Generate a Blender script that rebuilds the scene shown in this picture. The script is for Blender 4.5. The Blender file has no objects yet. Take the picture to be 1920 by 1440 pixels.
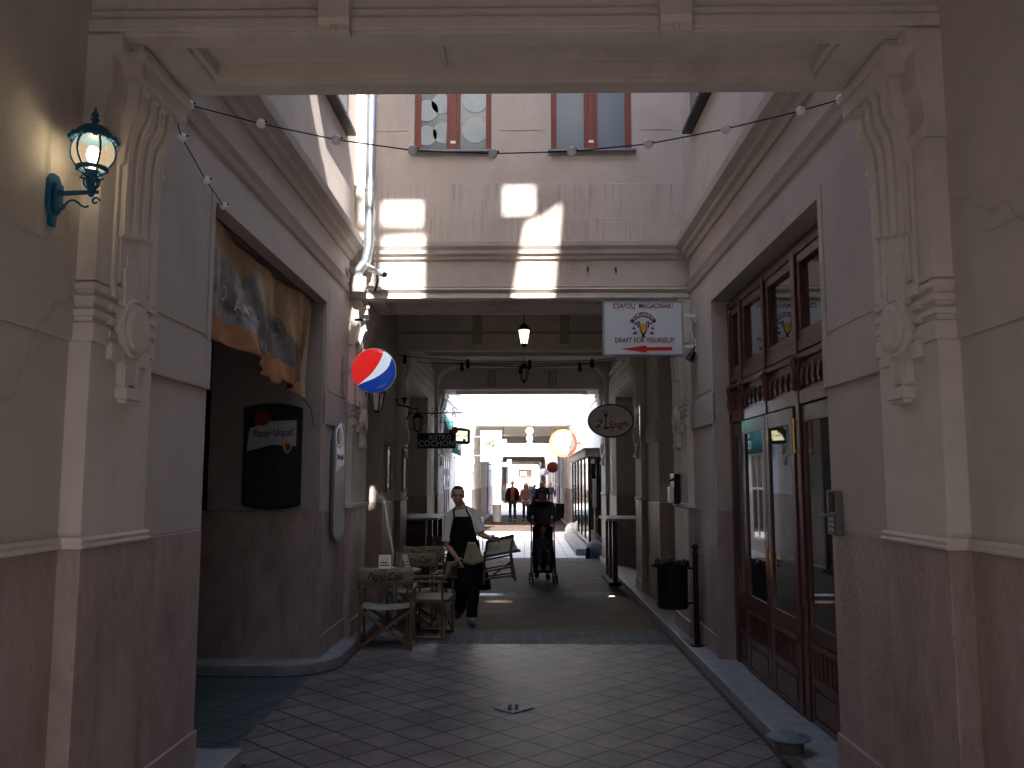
import bpy, bmesh, math, random
from mathutils import Vector, Matrix, geometry
from math import sin, cos, pi, radians, atan2, sqrt
random.seed(7)
S = bpy.context.scene
COL = S.collection
# ---------------------------------------------------------------- camera, world, sun
CAMZ = 1.75; FPX = 1620.0
cam_d = bpy.data.cameras.new('camera'); cam = bpy.data.objects.new('camera', cam_d); COL.objects.link(cam)
S.camera = cam
cam.location = (0, 0, CAMZ)
PITCH = math.atan(183 / FPX); YAW = math.atan(23 / FPX)
cam.rotation_euler = (pi / 2 + PITCH, 0, YAW)
cam_d.sensor_width = 36; cam_d.lens = 36 * FPX / 1920
cam_d.clip_start = .05; cam_d.clip_end = 2000
W = bpy.data.worlds.new('World'); S.world = W; W.use_nodes = True
nt = W.node_tree; nt.nodes.clear()
sky = nt.nodes.new('ShaderNodeTexSky'); sky.sky_type = 'NISHITA'; sky.sun_disc = False
bg = nt.nodes.new('ShaderNodeBackground'); wo = nt.nodes.new('ShaderNodeOutputWorld')
bg.inputs[1].default_value = .15
sky.ozone_density = .4; sky.dust_density = 2.5; sky.air_density = 1.0
nt.links.new(sky.outputs[0], bg.inputs[0]); nt.links.new(bg.outputs[0], wo.inputs[0])
SUN = Vector((-.16, 1, -.85)).normalized()          # direction in which the light travels
to_sun = -SUN
elev = math.asin(to_sun.z); az = atan2(to_sun.x, to_sun.y)
sky.sun_elevation = elev; sky.sun_rotation = az
sl = bpy.data.lights.new('sun', 'SUN'); so = bpy.data.objects.new('sun', sl); COL.objects.link(so)
sl.energy = 5; sl.angle = radians(.9); sl.color = (1, .96, .9)
so.rotation_euler = SUN.to_track_quat('-Z', 'Y').to_euler()
S.view_settings.view_transform = 'Standard'; S.view_settings.look = 'None'
S.view_settings.gamma = 1; S.view_settings.exposure = 2.3
S.render.engine = 'CYCLES'
S.cycles.max_bounces = 10; S.cycles.diffuse_bounces = 6; S.cycles.glossy_bounces = 4
S.cycles.transmission_bounces = 6

# ---------------------------------------------------------------- materials
MATS = {}
def mat(name, col, rough=.7, metal=0, var=.12, vscale=6, bump=.0, bscale=60, spec=.4, emit=None, estr=0, streak=0, col2=None, alpha=1, coat=0):
    if name in MATS: return MATS[name]
    m = bpy.data.materials.new(name); m.use_nodes = True; t = m.node_tree
    b = t.nodes['Principled BSDF']
    b.inputs['Roughness'].default_value = rough; b.inputs['Metallic'].default_value = metal
    b.inputs['Specular IOR Level'].default_value = spec
    if coat: b.inputs['Coat Weight'].default_value = coat
    c = (*col, 1)
    tc = t.nodes.new('ShaderNodeTexCoord')
    if var > 0:
        n = t.nodes.new('ShaderNodeTexNoise'); n.inputs['Scale'].default_value = vscale; n.inputs['Detail'].default_value = 8
        n.inputs['Roughness'].default_value = .65
        mp = t.nodes.new('ShaderNodeMapping')
        if streak: mp.inputs['Scale'].default_value = (1, 1, streak)
        t.links.new(tc.outputs['Object'], mp.inputs[0]); t.links.new(mp.outputs[0], n.inputs[0])
        r = t.nodes.new('ShaderNodeValToRGB')
        r.color_ramp.elements[0].position = .3; r.color_ramp.elements[1].position = .7
        k2 = col2 if col2 else tuple(min(1, x * (1 + var)) for x in col)
        r.color_ramp.elements[0].color = (*[x * (1 - var) for x in col], 1); r.color_ramp.elements[1].color = (*k2, 1)
        t.links.new(n.outputs[0], r.inputs[0]); t.links.new(r.outputs[0], b.inputs['Base Color'])
    else: b.inputs['Base Color'].default_value = c
    if bump:
        n2 = t.nodes.new('ShaderNodeTexNoise'); n2.inputs['Scale'].default_value = bscale; n2.inputs['Detail'].default_value = 5
        bp = t.nodes.new('ShaderNodeBump'); bp.inputs['Strength'].default_value = bump; bp.inputs['Distance'].default_value = .01
        t.links.new(tc.outputs['Object'], n2.inputs[0]); t.links.new(n2.outputs[0], bp.inputs['Height'])
        t.links.new(bp.outputs[0], b.inputs['Normal'])
    if emit: b.inputs['Emission Color'].default_value = (*emit, 1); b.inputs['Emission Strength'].default_value = estr
    if alpha < 1: b.inputs['Alpha'].default_value = alpha
    MATS[name] = m; return m

plaster = mat('cream plaster', (.53, .487, .43), .85, var=.09, vscale=2.2, bump=.18, bscale=90)
white_trim = mat('pale trim paint', (.64, .585, .52), .75, var=.07, vscale=5, bump=.1, bscale=60)
def stucco(name='pink stucco', drips=0.0):
    m = mat(name, (.52, .458, .415), .9, var=.08, vscale=1.6, bump=.6, bscale=110)
    t = m.node_tree; b = t.nodes['Principled BSDF']
    src = b.inputs['Base Color'].links[0].from_socket
    tc = t.nodes.new('ShaderNodeTexCoord'); mp = t.nodes.new('ShaderNodeMapping'); mp.inputs['Scale'].default_value = (28, 28, 1.1)
    n = t.nodes.new('ShaderNodeTexNoise'); n.inputs['Scale'].default_value = 1; n.inputs['Detail'].default_value = 5
    r = t.nodes.new('ShaderNodeValToRGB'); r.color_ramp.elements[0].position = .28; r.color_ramp.elements[0].color = (.72, .7, .7, 1)
    r.color_ramp.elements[1].position = .46; r.color_ramp.elements[1].color = (1, 1, 1, 1)
    mx = t.nodes.new('ShaderNodeMix'); mx.data_type = 'RGBA'; mx.blend_type = 'MULTIPLY'; mx.inputs[0].default_value = drips
    t.links.new(tc.outputs['Object'], mp.inputs[0]); t.links.new(mp.outputs[0], n.inputs[0]); t.links.new(n.outputs[0], r.inputs[0])
    t.links.new(src, mx.inputs[6]); t.links.new(r.outputs[0], mx.inputs[7]); t.links.new(mx.outputs[2], b.inputs['Base Color'])
    return m
stuc = stucco(); stuc_drip = stucco('rain streaked stucco', .95)
def marble():
    m = bpy.data.materials.new('red marble'); m.use_nodes = True; t = m.node_tree; b = t.nodes['Principled BSDF']
    tc = t.nodes.new('ShaderNodeTexCoord'); mp = t.nodes.new('ShaderNodeMapping'); mp.inputs['Scale'].default_value = (1, 1, .4)
    t.links.new(tc.outputs['Object'], mp.inputs[0])
    n = t.nodes.new('ShaderNodeTexNoise'); n.inputs['Scale'].default_value = 4; n.inputs['Detail'].default_value = 12; n.inputs['Roughness'].default_value = .72
    n.inputs['Distortion'].default_value = .6
    t.links.new(mp.outputs[0], n.inputs[0])
    r = t.nodes.new('ShaderNodeValToRGB'); e = r.color_ramp.elements
    e[0].position = .28; e[0].color = (.215, .15, .135, 1); e[1].position = .75; e[1].color = (.48, .39, .36, 1)
    x = e.new(.48); x.color = (.35, .272, .25, 1)
    n3 = t.nodes.new('ShaderNodeTexVoronoi'); n3.inputs['Scale'].default_value = 26
    t.links.new(mp.outputs[0], n3.inputs[0])
    r3 = t.nodes.new('ShaderNodeValToRGB'); r3.color_ramp.elements[0].position = .0; r3.color_ramp.elements[0].color = (.72, .68, .66, 1)
    r3.color_ramp.elements[1].position = .25; r3.color_ramp.elements[1].color = (1, 1, 1, 1)
    t.links.new(n3.outputs[0], r3.inputs[0])
    mx = t.nodes.new('ShaderNodeMix'); mx.data_type = 'RGBA'; mx.blend_type = 'MULTIPLY'; mx.inputs[0].default_value = .8
    t.links.new(n.outputs[0], r.inputs[0]); t.links.new(r.outputs[0], mx.inputs[6]); t.links.new(r3.outputs[0], mx.inputs[7])
    t.links.new(mx.outputs[2], b.inputs['Base Color'])
    b.inputs['Roughness'].default_value = .5
    bp = t.nodes.new('ShaderNodeBump'); bp.inputs['Strength'].default_value = .35; bp.inputs['Distance'].default_value = .012
    n2 = t.nodes.new('ShaderNodeTexNoise'); n2.inputs['Scale'].default_value = 38; n2.inputs['Detail'].default_value = 6
    t.links.new(tc.outputs['Object'], n2.inputs[0]); t.links.new(n2.outputs[0], bp.inputs['Height']); t.links.new(bp.outputs[0], b.inputs['Normal'])
    return m
marb = marble()
def tiles(name, c1, c2, mortar, size, rot, offset=0, width=1.0, msize=.02, rough=.6, bump=.5):
    m = bpy.data.materials.new(name); m.use_nodes = True; t = m.node_tree; b = t.nodes['Principled BSDF']
    tc = t.nodes.new('ShaderNodeTexCoord'); mp = t.nodes.new('ShaderNodeMapping')
    mp.inputs['Rotation'].default_value = (0, 0, radians(rot)); mp.inputs['Scale'].default_value = (1 / size,) * 3
    br = t.nodes.new('ShaderNodeTexBrick'); br.offset = offset; br.inputs['Scale'].default_value = 1
    br.inputs['Brick Width'].default_value = width; br.inputs['Row Height'].default_value = 1
    br.inputs['Mortar Size'].default_value = msize; br.inputs['Mortar Smooth'].default_value = .3; br.inputs['Bias'].default_value = 0
    br.inputs['Color1'].default_value = (*c1, 1); br.inputs['Color2'].default_value = (*c2, 1); br.inputs['Mortar'].default_value = (*mortar, 1)
    t.links.new(tc.outputs['Object'], mp.inputs[0]); t.links.new(mp.outputs[0], br.inputs[0])
    n = t.nodes.new('ShaderNodeTexNoise'); n.inputs['Scale'].default_value = 2.2; n.inputs['Detail'].default_value = 9; n.inputs['Roughness'].default_value = .7
    t.links.new(tc.outputs['Object'], n.inputs[0])
    r = t.nodes.new('ShaderNodeValToRGB'); r.color_ramp.elements[0].position = .3; r.color_ramp.elements[0].color = (.62, .62, .64, 1)
    r.color_ramp.elements[1].position = .72; r.color_ramp.elements[1].color = (1.12, 1.1, 1.1, 1)
    t.links.new(n.outputs[0], r.inputs[0])
    mx = t.nodes.new('ShaderNodeMix'); mx.data_type = 'RGBA'; mx.blend_type = 'MULTIPLY'; mx.inputs[0].default_value = 1
    t.links.new(br.outputs[0], mx.inputs[6]); t.links.new(r.outputs[0], mx.inputs[7]); t.links.new(mx.outputs[2], b.inputs['Base Color'])
    b.inputs['Roughness'].default_value = rough; b.inputs['Specular IOR Level'].default_value = .35
    bp = t.nodes.new('ShaderNodeBump'); bp.inputs['Strength'].default_value = bump; bp.inputs['Distance'].default_value = .01
    ad = t.nodes.new('ShaderNodeMath'); ad.operation = 'SUBTRACT'
    n2 = t.nodes.new('ShaderNodeTexNoise'); n2.inputs['Scale'].default_value = 70
    t.links.new(tc.outputs['Object'], n2.inputs[0])
    sc = t.nodes.new('ShaderNodeMath'); sc.operation = 'MULTIPLY'; sc.inputs[1].default_value = .25
    t.links.new(n2.outputs[0], sc.inputs[0]); t.links.new(sc.outputs[0], ad.inputs[0]); t.links.new(br.outputs['Fac'], ad.inputs[1])
    t.links.new(ad.outputs[0], bp.inputs['Height']); t.links.new(bp.outputs[0], b.inputs['Normal'])
    return m
pav_diag = tiles('diagonal pavers', (.185, .165, .163), (.225, .20, .197), (.028, .026, .032), .27, 45, 0, 1.0, .035)
pav_brick = tiles('brown clay pavers', (.095, .066, .052), (.135, .096, .075), (.05, .04, .036), .10, 45, .5, 2.0, .05, .9)
pav_band = tiles('blue grey setts', (.075, .085, .115), (.095, .105, .135), (.17, .165, .16), .165, 90, 0, 2.0, .05, .85)
pav_pale = tiles('pale flagstones', (.68, .68, .67), (.74, .74, .73), (.3, .3, .3), .5, 90, .5, 1.8, .02)  # stone tone raised to brighten the courts in place of sunlight
pav_teal = tiles('dark teal tiles', (.065, .105, .115), (.08, .12, .13), (.02, .03, .03), .33, 20, 0, 1.0, .03, .5)
def grime(m, scale, p0, p1, col, fac=1, stretch=1, kind='noise'):
    t = m.node_tree; b = t.nodes['Principled BSDF']; src = b.inputs['Base Color'].links[0].from_socket
    tc = t.nodes.new('ShaderNodeTexCoord'); mp = t.nodes.new('ShaderNodeMapping'); mp.inputs['Scale'].default_value = (1, 1, stretch)
    r = t.nodes.new('ShaderNodeValToRGB'); r.color_ramp.elements[0].position = p0; r.color_ramp.elements[1].position = p1
    r.color_ramp.elements[0].color = (*col, 1); r.color_ramp.elements[1].color = (1, 1, 1, 1)
    t.links.new(tc.outputs['Object'], mp.inputs[0])
    if kind == 'noise':
        n = t.nodes.new('ShaderNodeTexNoise'); n.inputs['Scale'].default_value = scale; n.inputs['Detail'].default_value = 7; n.inputs['Roughness'].default_value = .75; n.inputs['Distortion'].default_value = .4; t.links.new(n.outputs[0], r.inputs[0])
    else:
        n = t.nodes.new('ShaderNodeTexVoronoi'); n.inputs['Scale'].default_value = scale; n.feature = 'DISTANCE_TO_EDGE' if kind == 'crack' else 'F1'
        if kind == 'crack':
            q = t.nodes.new('ShaderNodeTexNoise'); q.inputs['Scale'].default_value = 3; q.inputs['Detail'].default_value = 6; a = t.nodes.new('ShaderNodeMix'); a.data_type = 'RGBA'; a.inputs[0].default_value = .25
            t.links.new(mp.outputs[0], q.inputs[0]); t.links.new(mp.outputs[0], a.inputs[6]); t.links.new(q.outputs[1], a.inputs[7]); t.links.new(a.outputs[2], n.inputs[0])
        t.links.new(n.outputs['Distance'], r.inputs[0])
    if kind != 'crack': t.links.new(mp.outputs[0], n.inputs[0])
    mx = t.nodes.new('ShaderNodeMix'); mx.data_type = 'RGBA'; mx.blend_type = 'MULTIPLY'; mx.inputs[0].default_value = fac
    t.links.new(src, mx.inputs[6]); t.links.new(r.outputs[0], mx.inputs[7]); t.links.new(mx.outputs[2], b.inputs['Base Color'])
for m_ in (plaster, white_trim): grime(m_, 1.3, .30, .46, (.80, .77, .73), .8, .45); grime(m_, 22, .27, .33, (.70, .66, .62), .7)
grime(plaster, .45, .0, .0035, (.70, .66, .62), .6, 1, 'crack')
for m_ in (stuc, stuc_drip): grime(m_, .9, .32, .5, (.82, .80, .79), .8, .5); grime(m_, 25, .26, .32, (.7, .66, .64), .6)
grime(marb, 1.1, .32, .5, (.70, .68, .68), .8, .35); grime(marb, 30, .28, .36, (.62, .56, .54), .7)
for m_ in (pav_diag, pav_brick, pav_band): grime(m_, 1.7, .34, .52, (.60, .60, .62), .8); grime(m_, 9, .0, .10, (.55, .55, .56), .6, 1, 'spot'); grime(m_, 60, .30, .42, (.72, .72, .72), .6)
stone = mat('grey kerb granite', (.25, .265, .29), .6, var=.25, vscale=9, bump=.15, bscale=120)
gutter = mat('dark gutter joint', (.035, .035, .04), .8)
wood = mat('mahogany varnish', (.085, .027, .02), .38, var=.35, vscale=7, streak=.15, bump=.05, coat=.3)
wood_dk = mat('dark panel wood', (.05, .024, .02), .4, var=.3, vscale=7, streak=.15)
redframe = mat('red brown window paint', (.19, .042, .026), .45, var=.12)
chairwood = mat('oiled chair beech', (.16, .092, .05), .5, var=.3, vscale=14, streak=.3)
canvas = mat('khaki canvas', (.29, .265, .19), .9, var=.12, vscale=9, bump=.2, bscale=300)
canvas_pale = mat('pale seat canvas', (.33, .34, .29), .9, var=.1, vscale=9, bump=.2, bscale=300)
black = mat('black metal', (.012, .012, .014), .4, metal=.3, var=.1)
blackm = mat('matt black', (.012, .011, .011), .8)
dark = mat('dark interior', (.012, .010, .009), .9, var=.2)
steel = mat('galvanised steel', (.42, .46, .5), .38, metal=.85, var=.18, vscale=9)
bluemet = mat('blue grey sill metal', (.16, .21, .27), .4, metal=.5)
white = mat('white enamel', (.8, .8, .8), .35, var=.03)
offwhite = mat('off white board', (.62, .66, .72), .4, var=.03)
red = mat('sign red', (.55, .015, .015), .45, var=.04)
dred = mat('deep red', (.22, .015, .012), .45, var=.04)
gold = mat('brass gold', (.6, .36, .09), .35, metal=.3)
amber = mat('beer amber', (.65, .36, .05), .4)
teal = mat('teal lamp paint', (.004, .10, .19), .45, var=.2, vscale=30, bump=.1)
skin = mat('skin', (.46, .27, .20), .55, var=.08)
skin_d = mat('skin tan', (.30, .17, .12), .55, var=.08)
hair = mat('dark hair', (.02, .014, .01), .7, var=.2, vscale=60)
shirt = mat('white cotton', (.62, .63, .66), .85, var=.06, vscale=8, bump=.2, bscale=40)
navyb = mat('black cotton', (.007, .007, .009), .9, spec=.15, var=.2, vscale=8, bump=.2, bscale=30)
denim = mat('dark denim', (.02, .028, .05), .85, var=.2)
grayk = mat('charcoal knit', (.06, .065, .075), .9, var=.2, vscale=20)
shoe = mat('slate shoe', (.05, .07, .1), .5)
green = mat('sign green', (.01, .05, .028), .4)
lgreen = mat('poster green', (.07, .13, .05), .6)
rubber = mat('rubber', (.012, .012, .012), .8)
tealcloth = mat('teal awning', (.03, .25, .22), .8, var=.1)
pinkst = mat('pink dado stone', (.40, .25, .22), .7, var=.1, bump=.2)
def glass(name, col=(.03, .04, .045), rough=.03, fac=.35):
    m = bpy.data.materials.new(name); m.use_nodes = True; t = m.node_tree; b = t.nodes['Principled BSDF']
    b.inputs['Base Color'].default_value = (*col, 1); b.inputs['Roughness'].default_value = rough
    b.inputs['IOR'].default_value = 2.5; b.inputs['Specular IOR Level'].default_value = .8
    MATS[name] = m; return m
g_dark = glass('reflecting door glass', (.035, .034, .030), .02)
g_blue = glass('blue grey window glass', (.10, .145, .20), .3)
g_blue.node_tree.nodes['Principled BSDF'].inputs['IOR'].default_value = 1.45
g_pale = glass('pale window glass', (.075, .10, .12), .25)
g_pale.node_tree.nodes['Principled BSDF'].inputs['IOR'].default_value = 1.5
def clear():
    m = bpy.data.materials.new('thin clear glass'); m.use_nodes = True; t = m.node_tree; t.nodes.clear()
    o = t.nodes.new('ShaderNodeOutputMaterial'); mx = t.nodes.new('ShaderNodeMixShader'); tr = t.nodes.new('ShaderNodeBsdfTransparent')
    gl = t.nodes.new('ShaderNodeBsdfGlossy'); gl.inputs['Roughness'].default_value = .08; fr = t.nodes.new('ShaderNodeFresnel')
    tr.inputs[0].default_value = (.93, .88, .78, 1)
    ad = t.nodes.new('ShaderNodeMath'); ad.inputs[1].default_value = .05; t.links.new(fr.outputs[0], ad.inputs[0])
    t.links.new(ad.outputs[0], mx.inputs[0]); t.links.new(tr.outputs[0], mx.inputs[1]); t.links.new(gl.outputs[0], mx.inputs[2]); t.links.new(mx.outputs[0], o.inputs[0])
    return m
g_clear = clear()

# ---------------------------------------------------------------- mesh helpers
class M:
    def __init__(s): s.v = []; s.f = []; s.mi = []
    def add(s, vs, fs, mi=0):
        o = len(s.v); s.v += [tuple(p) for p in vs]; s.f += [tuple(i + o for i in f) for f in fs]; s.mi += [mi] * len(fs); return s
    def box(s, x0, x1, y0, y1, z0, z1, mi=0):
        vs = [(x, y, z) for z in (z0, z1) for y in (y0, y1) for x in (x0, x1)]
        return s.add(vs, [(0, 2, 3, 1), (4, 5, 7, 6), (0, 1, 5, 4), (2, 6, 7, 3), (0, 4, 6, 2), (1, 3, 7, 5)], mi)
    def bar(s, a, b, w, h, up=(0, 0, 1), mi=0):       # square bar from a to b
        a = Vector(a); b = Vector(b); d = (b - a).normalized(); u = Vector(up)
        if abs(d.dot(u)) > .97: u = Vector((0, 1, 0))
        r = d.cross(u).normalized(); u = r.cross(d)
        vs = [p + r * (i * w / 2) + u * (j * h / 2) for p in (a, b) for i, j in ((-1, -1), (1, -1), (1, 1), (-1, 1))]
        return s.add(vs, [(0, 1, 2, 3), (7, 6, 5, 4), (0, 4, 5, 1), (1, 5, 6, 2), (2, 6, 7, 3), (3, 7, 4, 0)], mi)
    def prism(s, poly, axis, a0, a1, mi=0):
        n = len(poly)
        def P(p, a): return (a, p[0], p[1]) if axis == 'x' else ((p[0], a, p[1]) if axis == 'y' else (p[0], p[1], a))
        vs = [P(p, a0) for p in poly] + [P(p, a1) for p in poly]
        return s.add(vs, [tuple(range(n))[::-1], tuple(range(n, 2 * n))] + [(i, (i + 1) % n, (i + 1) % n + n, i + n) for i in range(n)], mi)
    def tube(s, pts, r, n=8, cap=True, mi=0, flat=1):
        pts = [Vector(p) for p in pts]; k = len(pts)
        rs = r if isinstance(r, (list, tuple)) else [r] * k
        vs = []; pr = None
        for i, p in enumerate(pts):
            d = (pts[min(i + 1, k - 1)] - pts[max(i - 1, 0)]).normalized()
            if pr is None:
                u = Vector((0, 0, 1)) if abs(d.z) < .9 else Vector((1, 0, 0)); pr = d.cross(u).normalized()
            else: pr = (pr - d * pr.dot(d)).normalized()
            q = d.cross(pr)
            for j in range(n):
                a = 2 * pi * j / n; vs.append(p + (pr * cos(a) + q * sin(a) * flat) * rs[i])
        fs = [(i * n + j, i * n + (j + 1) % n, (i + 1) * n + (j + 1) % n, (i + 1) * n + j) for i in range(k - 1) for j in range(n)]
        if cap: fs += [tuple(range(n))[::-1], tuple(range((k - 1) * n, k * n))]
        return s.add(vs, fs, mi)
    def lathe(s, prof, c=(0, 0, 0), n=20, axis='z', mi=0, cap=True):
        vs = []
        for r, z in prof:
            for j in range(n):
                a = 2 * pi * j / n; u, v = r * cos(a), r * sin(a)
                p = (u, v, z) if axis == 'z' else ((z, u, v) if axis == 'x' else (u, z, v))
                vs.append((p[0] + c[0], p[1] + c[1], p[2] + c[2]))
        k = len(prof)
        fs = [(i * n + j, i * n + (j + 1) % n, (i + 1) * n + (j + 1) % n, (i + 1) * n + j) for i in range(k - 1) for j in range(n)]
        if cap: fs += [tuple(range(n))[::-1], tuple(range((k - 1) * n, k * n))]
        return s.add(vs, fs, mi)
    def ell(s, c, r, n=16, rot=None, mi=0):
        if not isinstance(r, (tuple, list)): r = (r, r, r)
        m = max(6, n // 2); vs = []; c = Vector(c)
        for i in range(1, m):
            th = pi * i / m
            for j in range(n):
                a = 2 * pi * j / n; p = Vector((r[0] * sin(th) * cos(a), r[1] * sin(th) * sin(a), r[2] * cos(th)))
                vs.append((rot @ p if rot else p) + c)
        t = Vector((0, 0, r[2])); vs += [(rot @ t if rot else t) + c, (rot @ -t if rot else -t) + c]
        fs = [(i * n + j, (i + 1) * n + j, (i + 1) * n + (j + 1) % n, i * n + (j + 1) % n) for i in range(m - 2) for j in range(n)]
        T = (m - 1) * n
        fs += [(T, j, (j + 1) % n) for j in range(n)] + [(T + 1, (m - 2) * n + (j + 1) % n, (m - 2) * n + j) for j in range(n)]
        return s.add(vs, fs, mi)
    def xf(s, mx, start=0):
        for i in range(start, len(s.v)): s.v[i] = tuple(mx @ Vector(s.v[i]))
        return s
    def build(s, name, m=None, parent=None, bevel=0, smooth=False, angle=None):
        me = bpy.data.meshes.new(name); me.from_pydata(s.v, [], s.f); me.update()
        ms = m if isinstance(m, (list, tuple)) else [m]
        for k in ms: me.materials.append(k)
        if len(ms) > 1: me.polygons.foreach_set('material_index', s.mi)
        bm = bmesh.new(); bm.from_mesh(me); bmesh.ops.recalc_face_normals(bm, faces=bm.faces); bm.to_mesh(me); bm.free()
        if smooth: me.polygons.foreach_set('use_smooth', [True] * len(me.polygons))
        if angle: me.set_sharp_from_angle(angle=radians(angle))
        o = bpy.data.objects.new(name, me); COL.objects.link(o)
        if parent is not None: o.parent = parent
        if bevel:
            b = o.modifiers.new('bevel', 'BEVEL'); b.width = bevel; b.segments = 2; b.limit_method = 'ANGLE'; b.angle_limit = radians(40)
        return o
def tag(o, label=None, cat=None, group=None, kind=None):
    if label: o['label'] = label
    if cat: o['category'] = cat
    if group: o['group'] = group
    if kind: o['kind'] = kind
    return o
def thing(name, label, cat, loc=(0, 0, 0), rz=0, group=None):
    o = bpy.data.objects.new(name, None); COL.objects.link(o); o.location = loc; o.rotation_euler = (0, 0, rz)
    o.empty_display_size = .2
    return tag(o, label, cat, group)
def copy_tree(o, parent=None):
    c = o.copy(); COL.objects.link(c); c.parent = parent
    for ch in list(KIDS(o)): copy_tree(ch, c)
    return c
def KIDS(o): return [x for x in bpy.data.objects if x.parent == o]
def text(mb, body, size, org, ux, uz, mi=0, shear=0, depth=.003, align='CENTER', sx=1, space=1, warp=None):
    """real lettering: text laid along ux with up direction uz, raised by depth"""
    cu = bpy.data.curves.new('txt', 'FONT'); cu.body = body; cu.size = size; cu.shear = shear; cu.align_x = align; cu.align_y = 'CENTER'
    cu.extrude = depth / 2; cu.space_character = space; cu.resolution_u = 3; cu.offset = size * .009
    o = bpy.data.objects.new('txt', cu); COL.objects.link(o)
    dg = bpy.context.evaluated_depsgraph_get(); me = bpy.data.meshes.new_from_object(o.evaluated_get(dg))
    ux = Vector(ux).normalized(); uz = Vector(uz).normalized(); n = ux.cross(uz); org = Vector(org)
    vs = []
    for v in me.vertices:
        x, y = v.co.x * sx, v.co.y
        if warp: x, y = warp(x, y)
        vs.append(org + ux * x + uz * y + n * (v.co.z + depth / 2))
    mb.add(vs, [tuple(p.vertices) for p in me.polygons], mi)
    bpy.data.objects.remove(o); bpy.data.meshes.remove(me)
    return mb
CX = -.055
def X(s, w): return CX + s * w
def xb(m, s, w0, w1, y0, y1, z0, z1, mi=0):
    a, b = sorted((X(s, w0), X(s, w1))); return m.box(a, b, y0, y1, z0, z1, mi)
WALL = 1.895; PIL = 1.83; DADO = 1.466
# ---------------------------------------------------------------- ground
def sheet(name, m, x0, x1, y0, y1, z):
    o = M().add([(x0, y0, z), (x1, y0, z), (x1, y1, z), (x0, y1, z)], [(0, 1, 2, 3)]).build(name, m); tag(o, kind='structure'); return o
sheet('ground', mat('ground asphalt', (.06, .06, .06), .9), -400, 400, -300, 700, -.012)
sheet('paving', pav_diag, -1.925, 2.0, -12, 9.62, 0)
sheet('paving', pav_band, -1.925, 2.0, 9.62, 10.55, 0)
sheet('paving', pav_brick, -2.6, 2.5, 10.55, 13.4, 0)
sheet('paving', pav_band, -2.6, 2.5, 13.4, 14.1, 0)
sheet('paving', pav_brick, -2.6, 2.5, 14.1, 19.6, 0)
sheet('paving', pav_band, -2.6, 2.5, 19.6, 20.3, 0)
sheet('paving', pav_pale, -2.6, 2.5, 20.3, 30.9, 0)
sheet('paving', pav_brick, -2.6, 2.5, 30.9, 46, 0)
sheet('paving', pav_pale, -2.6, 2.5, 46, 70, 0)
sheet('paving', pav_brick, -2.6, 2.5, 70, 105, 0)
sheet('paving', pav_pale, -20, 20, 105, 122, 0)
sheet('side_passage_floor', pav_teal, -7, -1.925, 5.0, 12, 0)
# kerbs: raised granite strips
def kerb(s, y0, y1, w=1.705, round0=False):
    m = M(); a = X(s, w); b = X(s, 2.16)
    if round0:   # left strip sweeping out round the corner of the side passage
        pts = [(X(s, 3.3), y0 + .02)]
        for i in range(9):
            t = i / 8 * pi / 2; pts.append((X(s, w + .5) - s * .5 * sin(t), y0 + .5 - .5 * cos(t)))
        pts += [(a, y1), (X(s, 3.3), y1)]
    else: pts = [(a, y0), (a, y1), (b, y1), (b, y0)]
    m.prism(pts, 'z', -.01, .10)
    o = m.build('kerb', stone, None, bevel=.012); tag(o, kind='structure')
    g = M(); g.prism([(p[0] - s * .035 if i < len(pts) - 1 else p[0], p[1] - (.035 if round0 and i < 8 else 0)) for i, p in enumerate(pts)] if round0 else
                     [(a - s * .035, y0), (a - s * .035, y1), (b, y1), (b, y0)], 'z', -.01, .004)
    tag(g.build('gutter', gutter, None), kind='structure')
kerb(-1, -11, 5.58); kerb(-1, 8.02, 19.2, round0=True)
kerb(1, -11, 19.2)
kerb(-1, 31.2, 46); kerb(1, 31.2, 46); kerb(1, 70.5, 105); kerb(-1, 70.5, 105)

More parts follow.
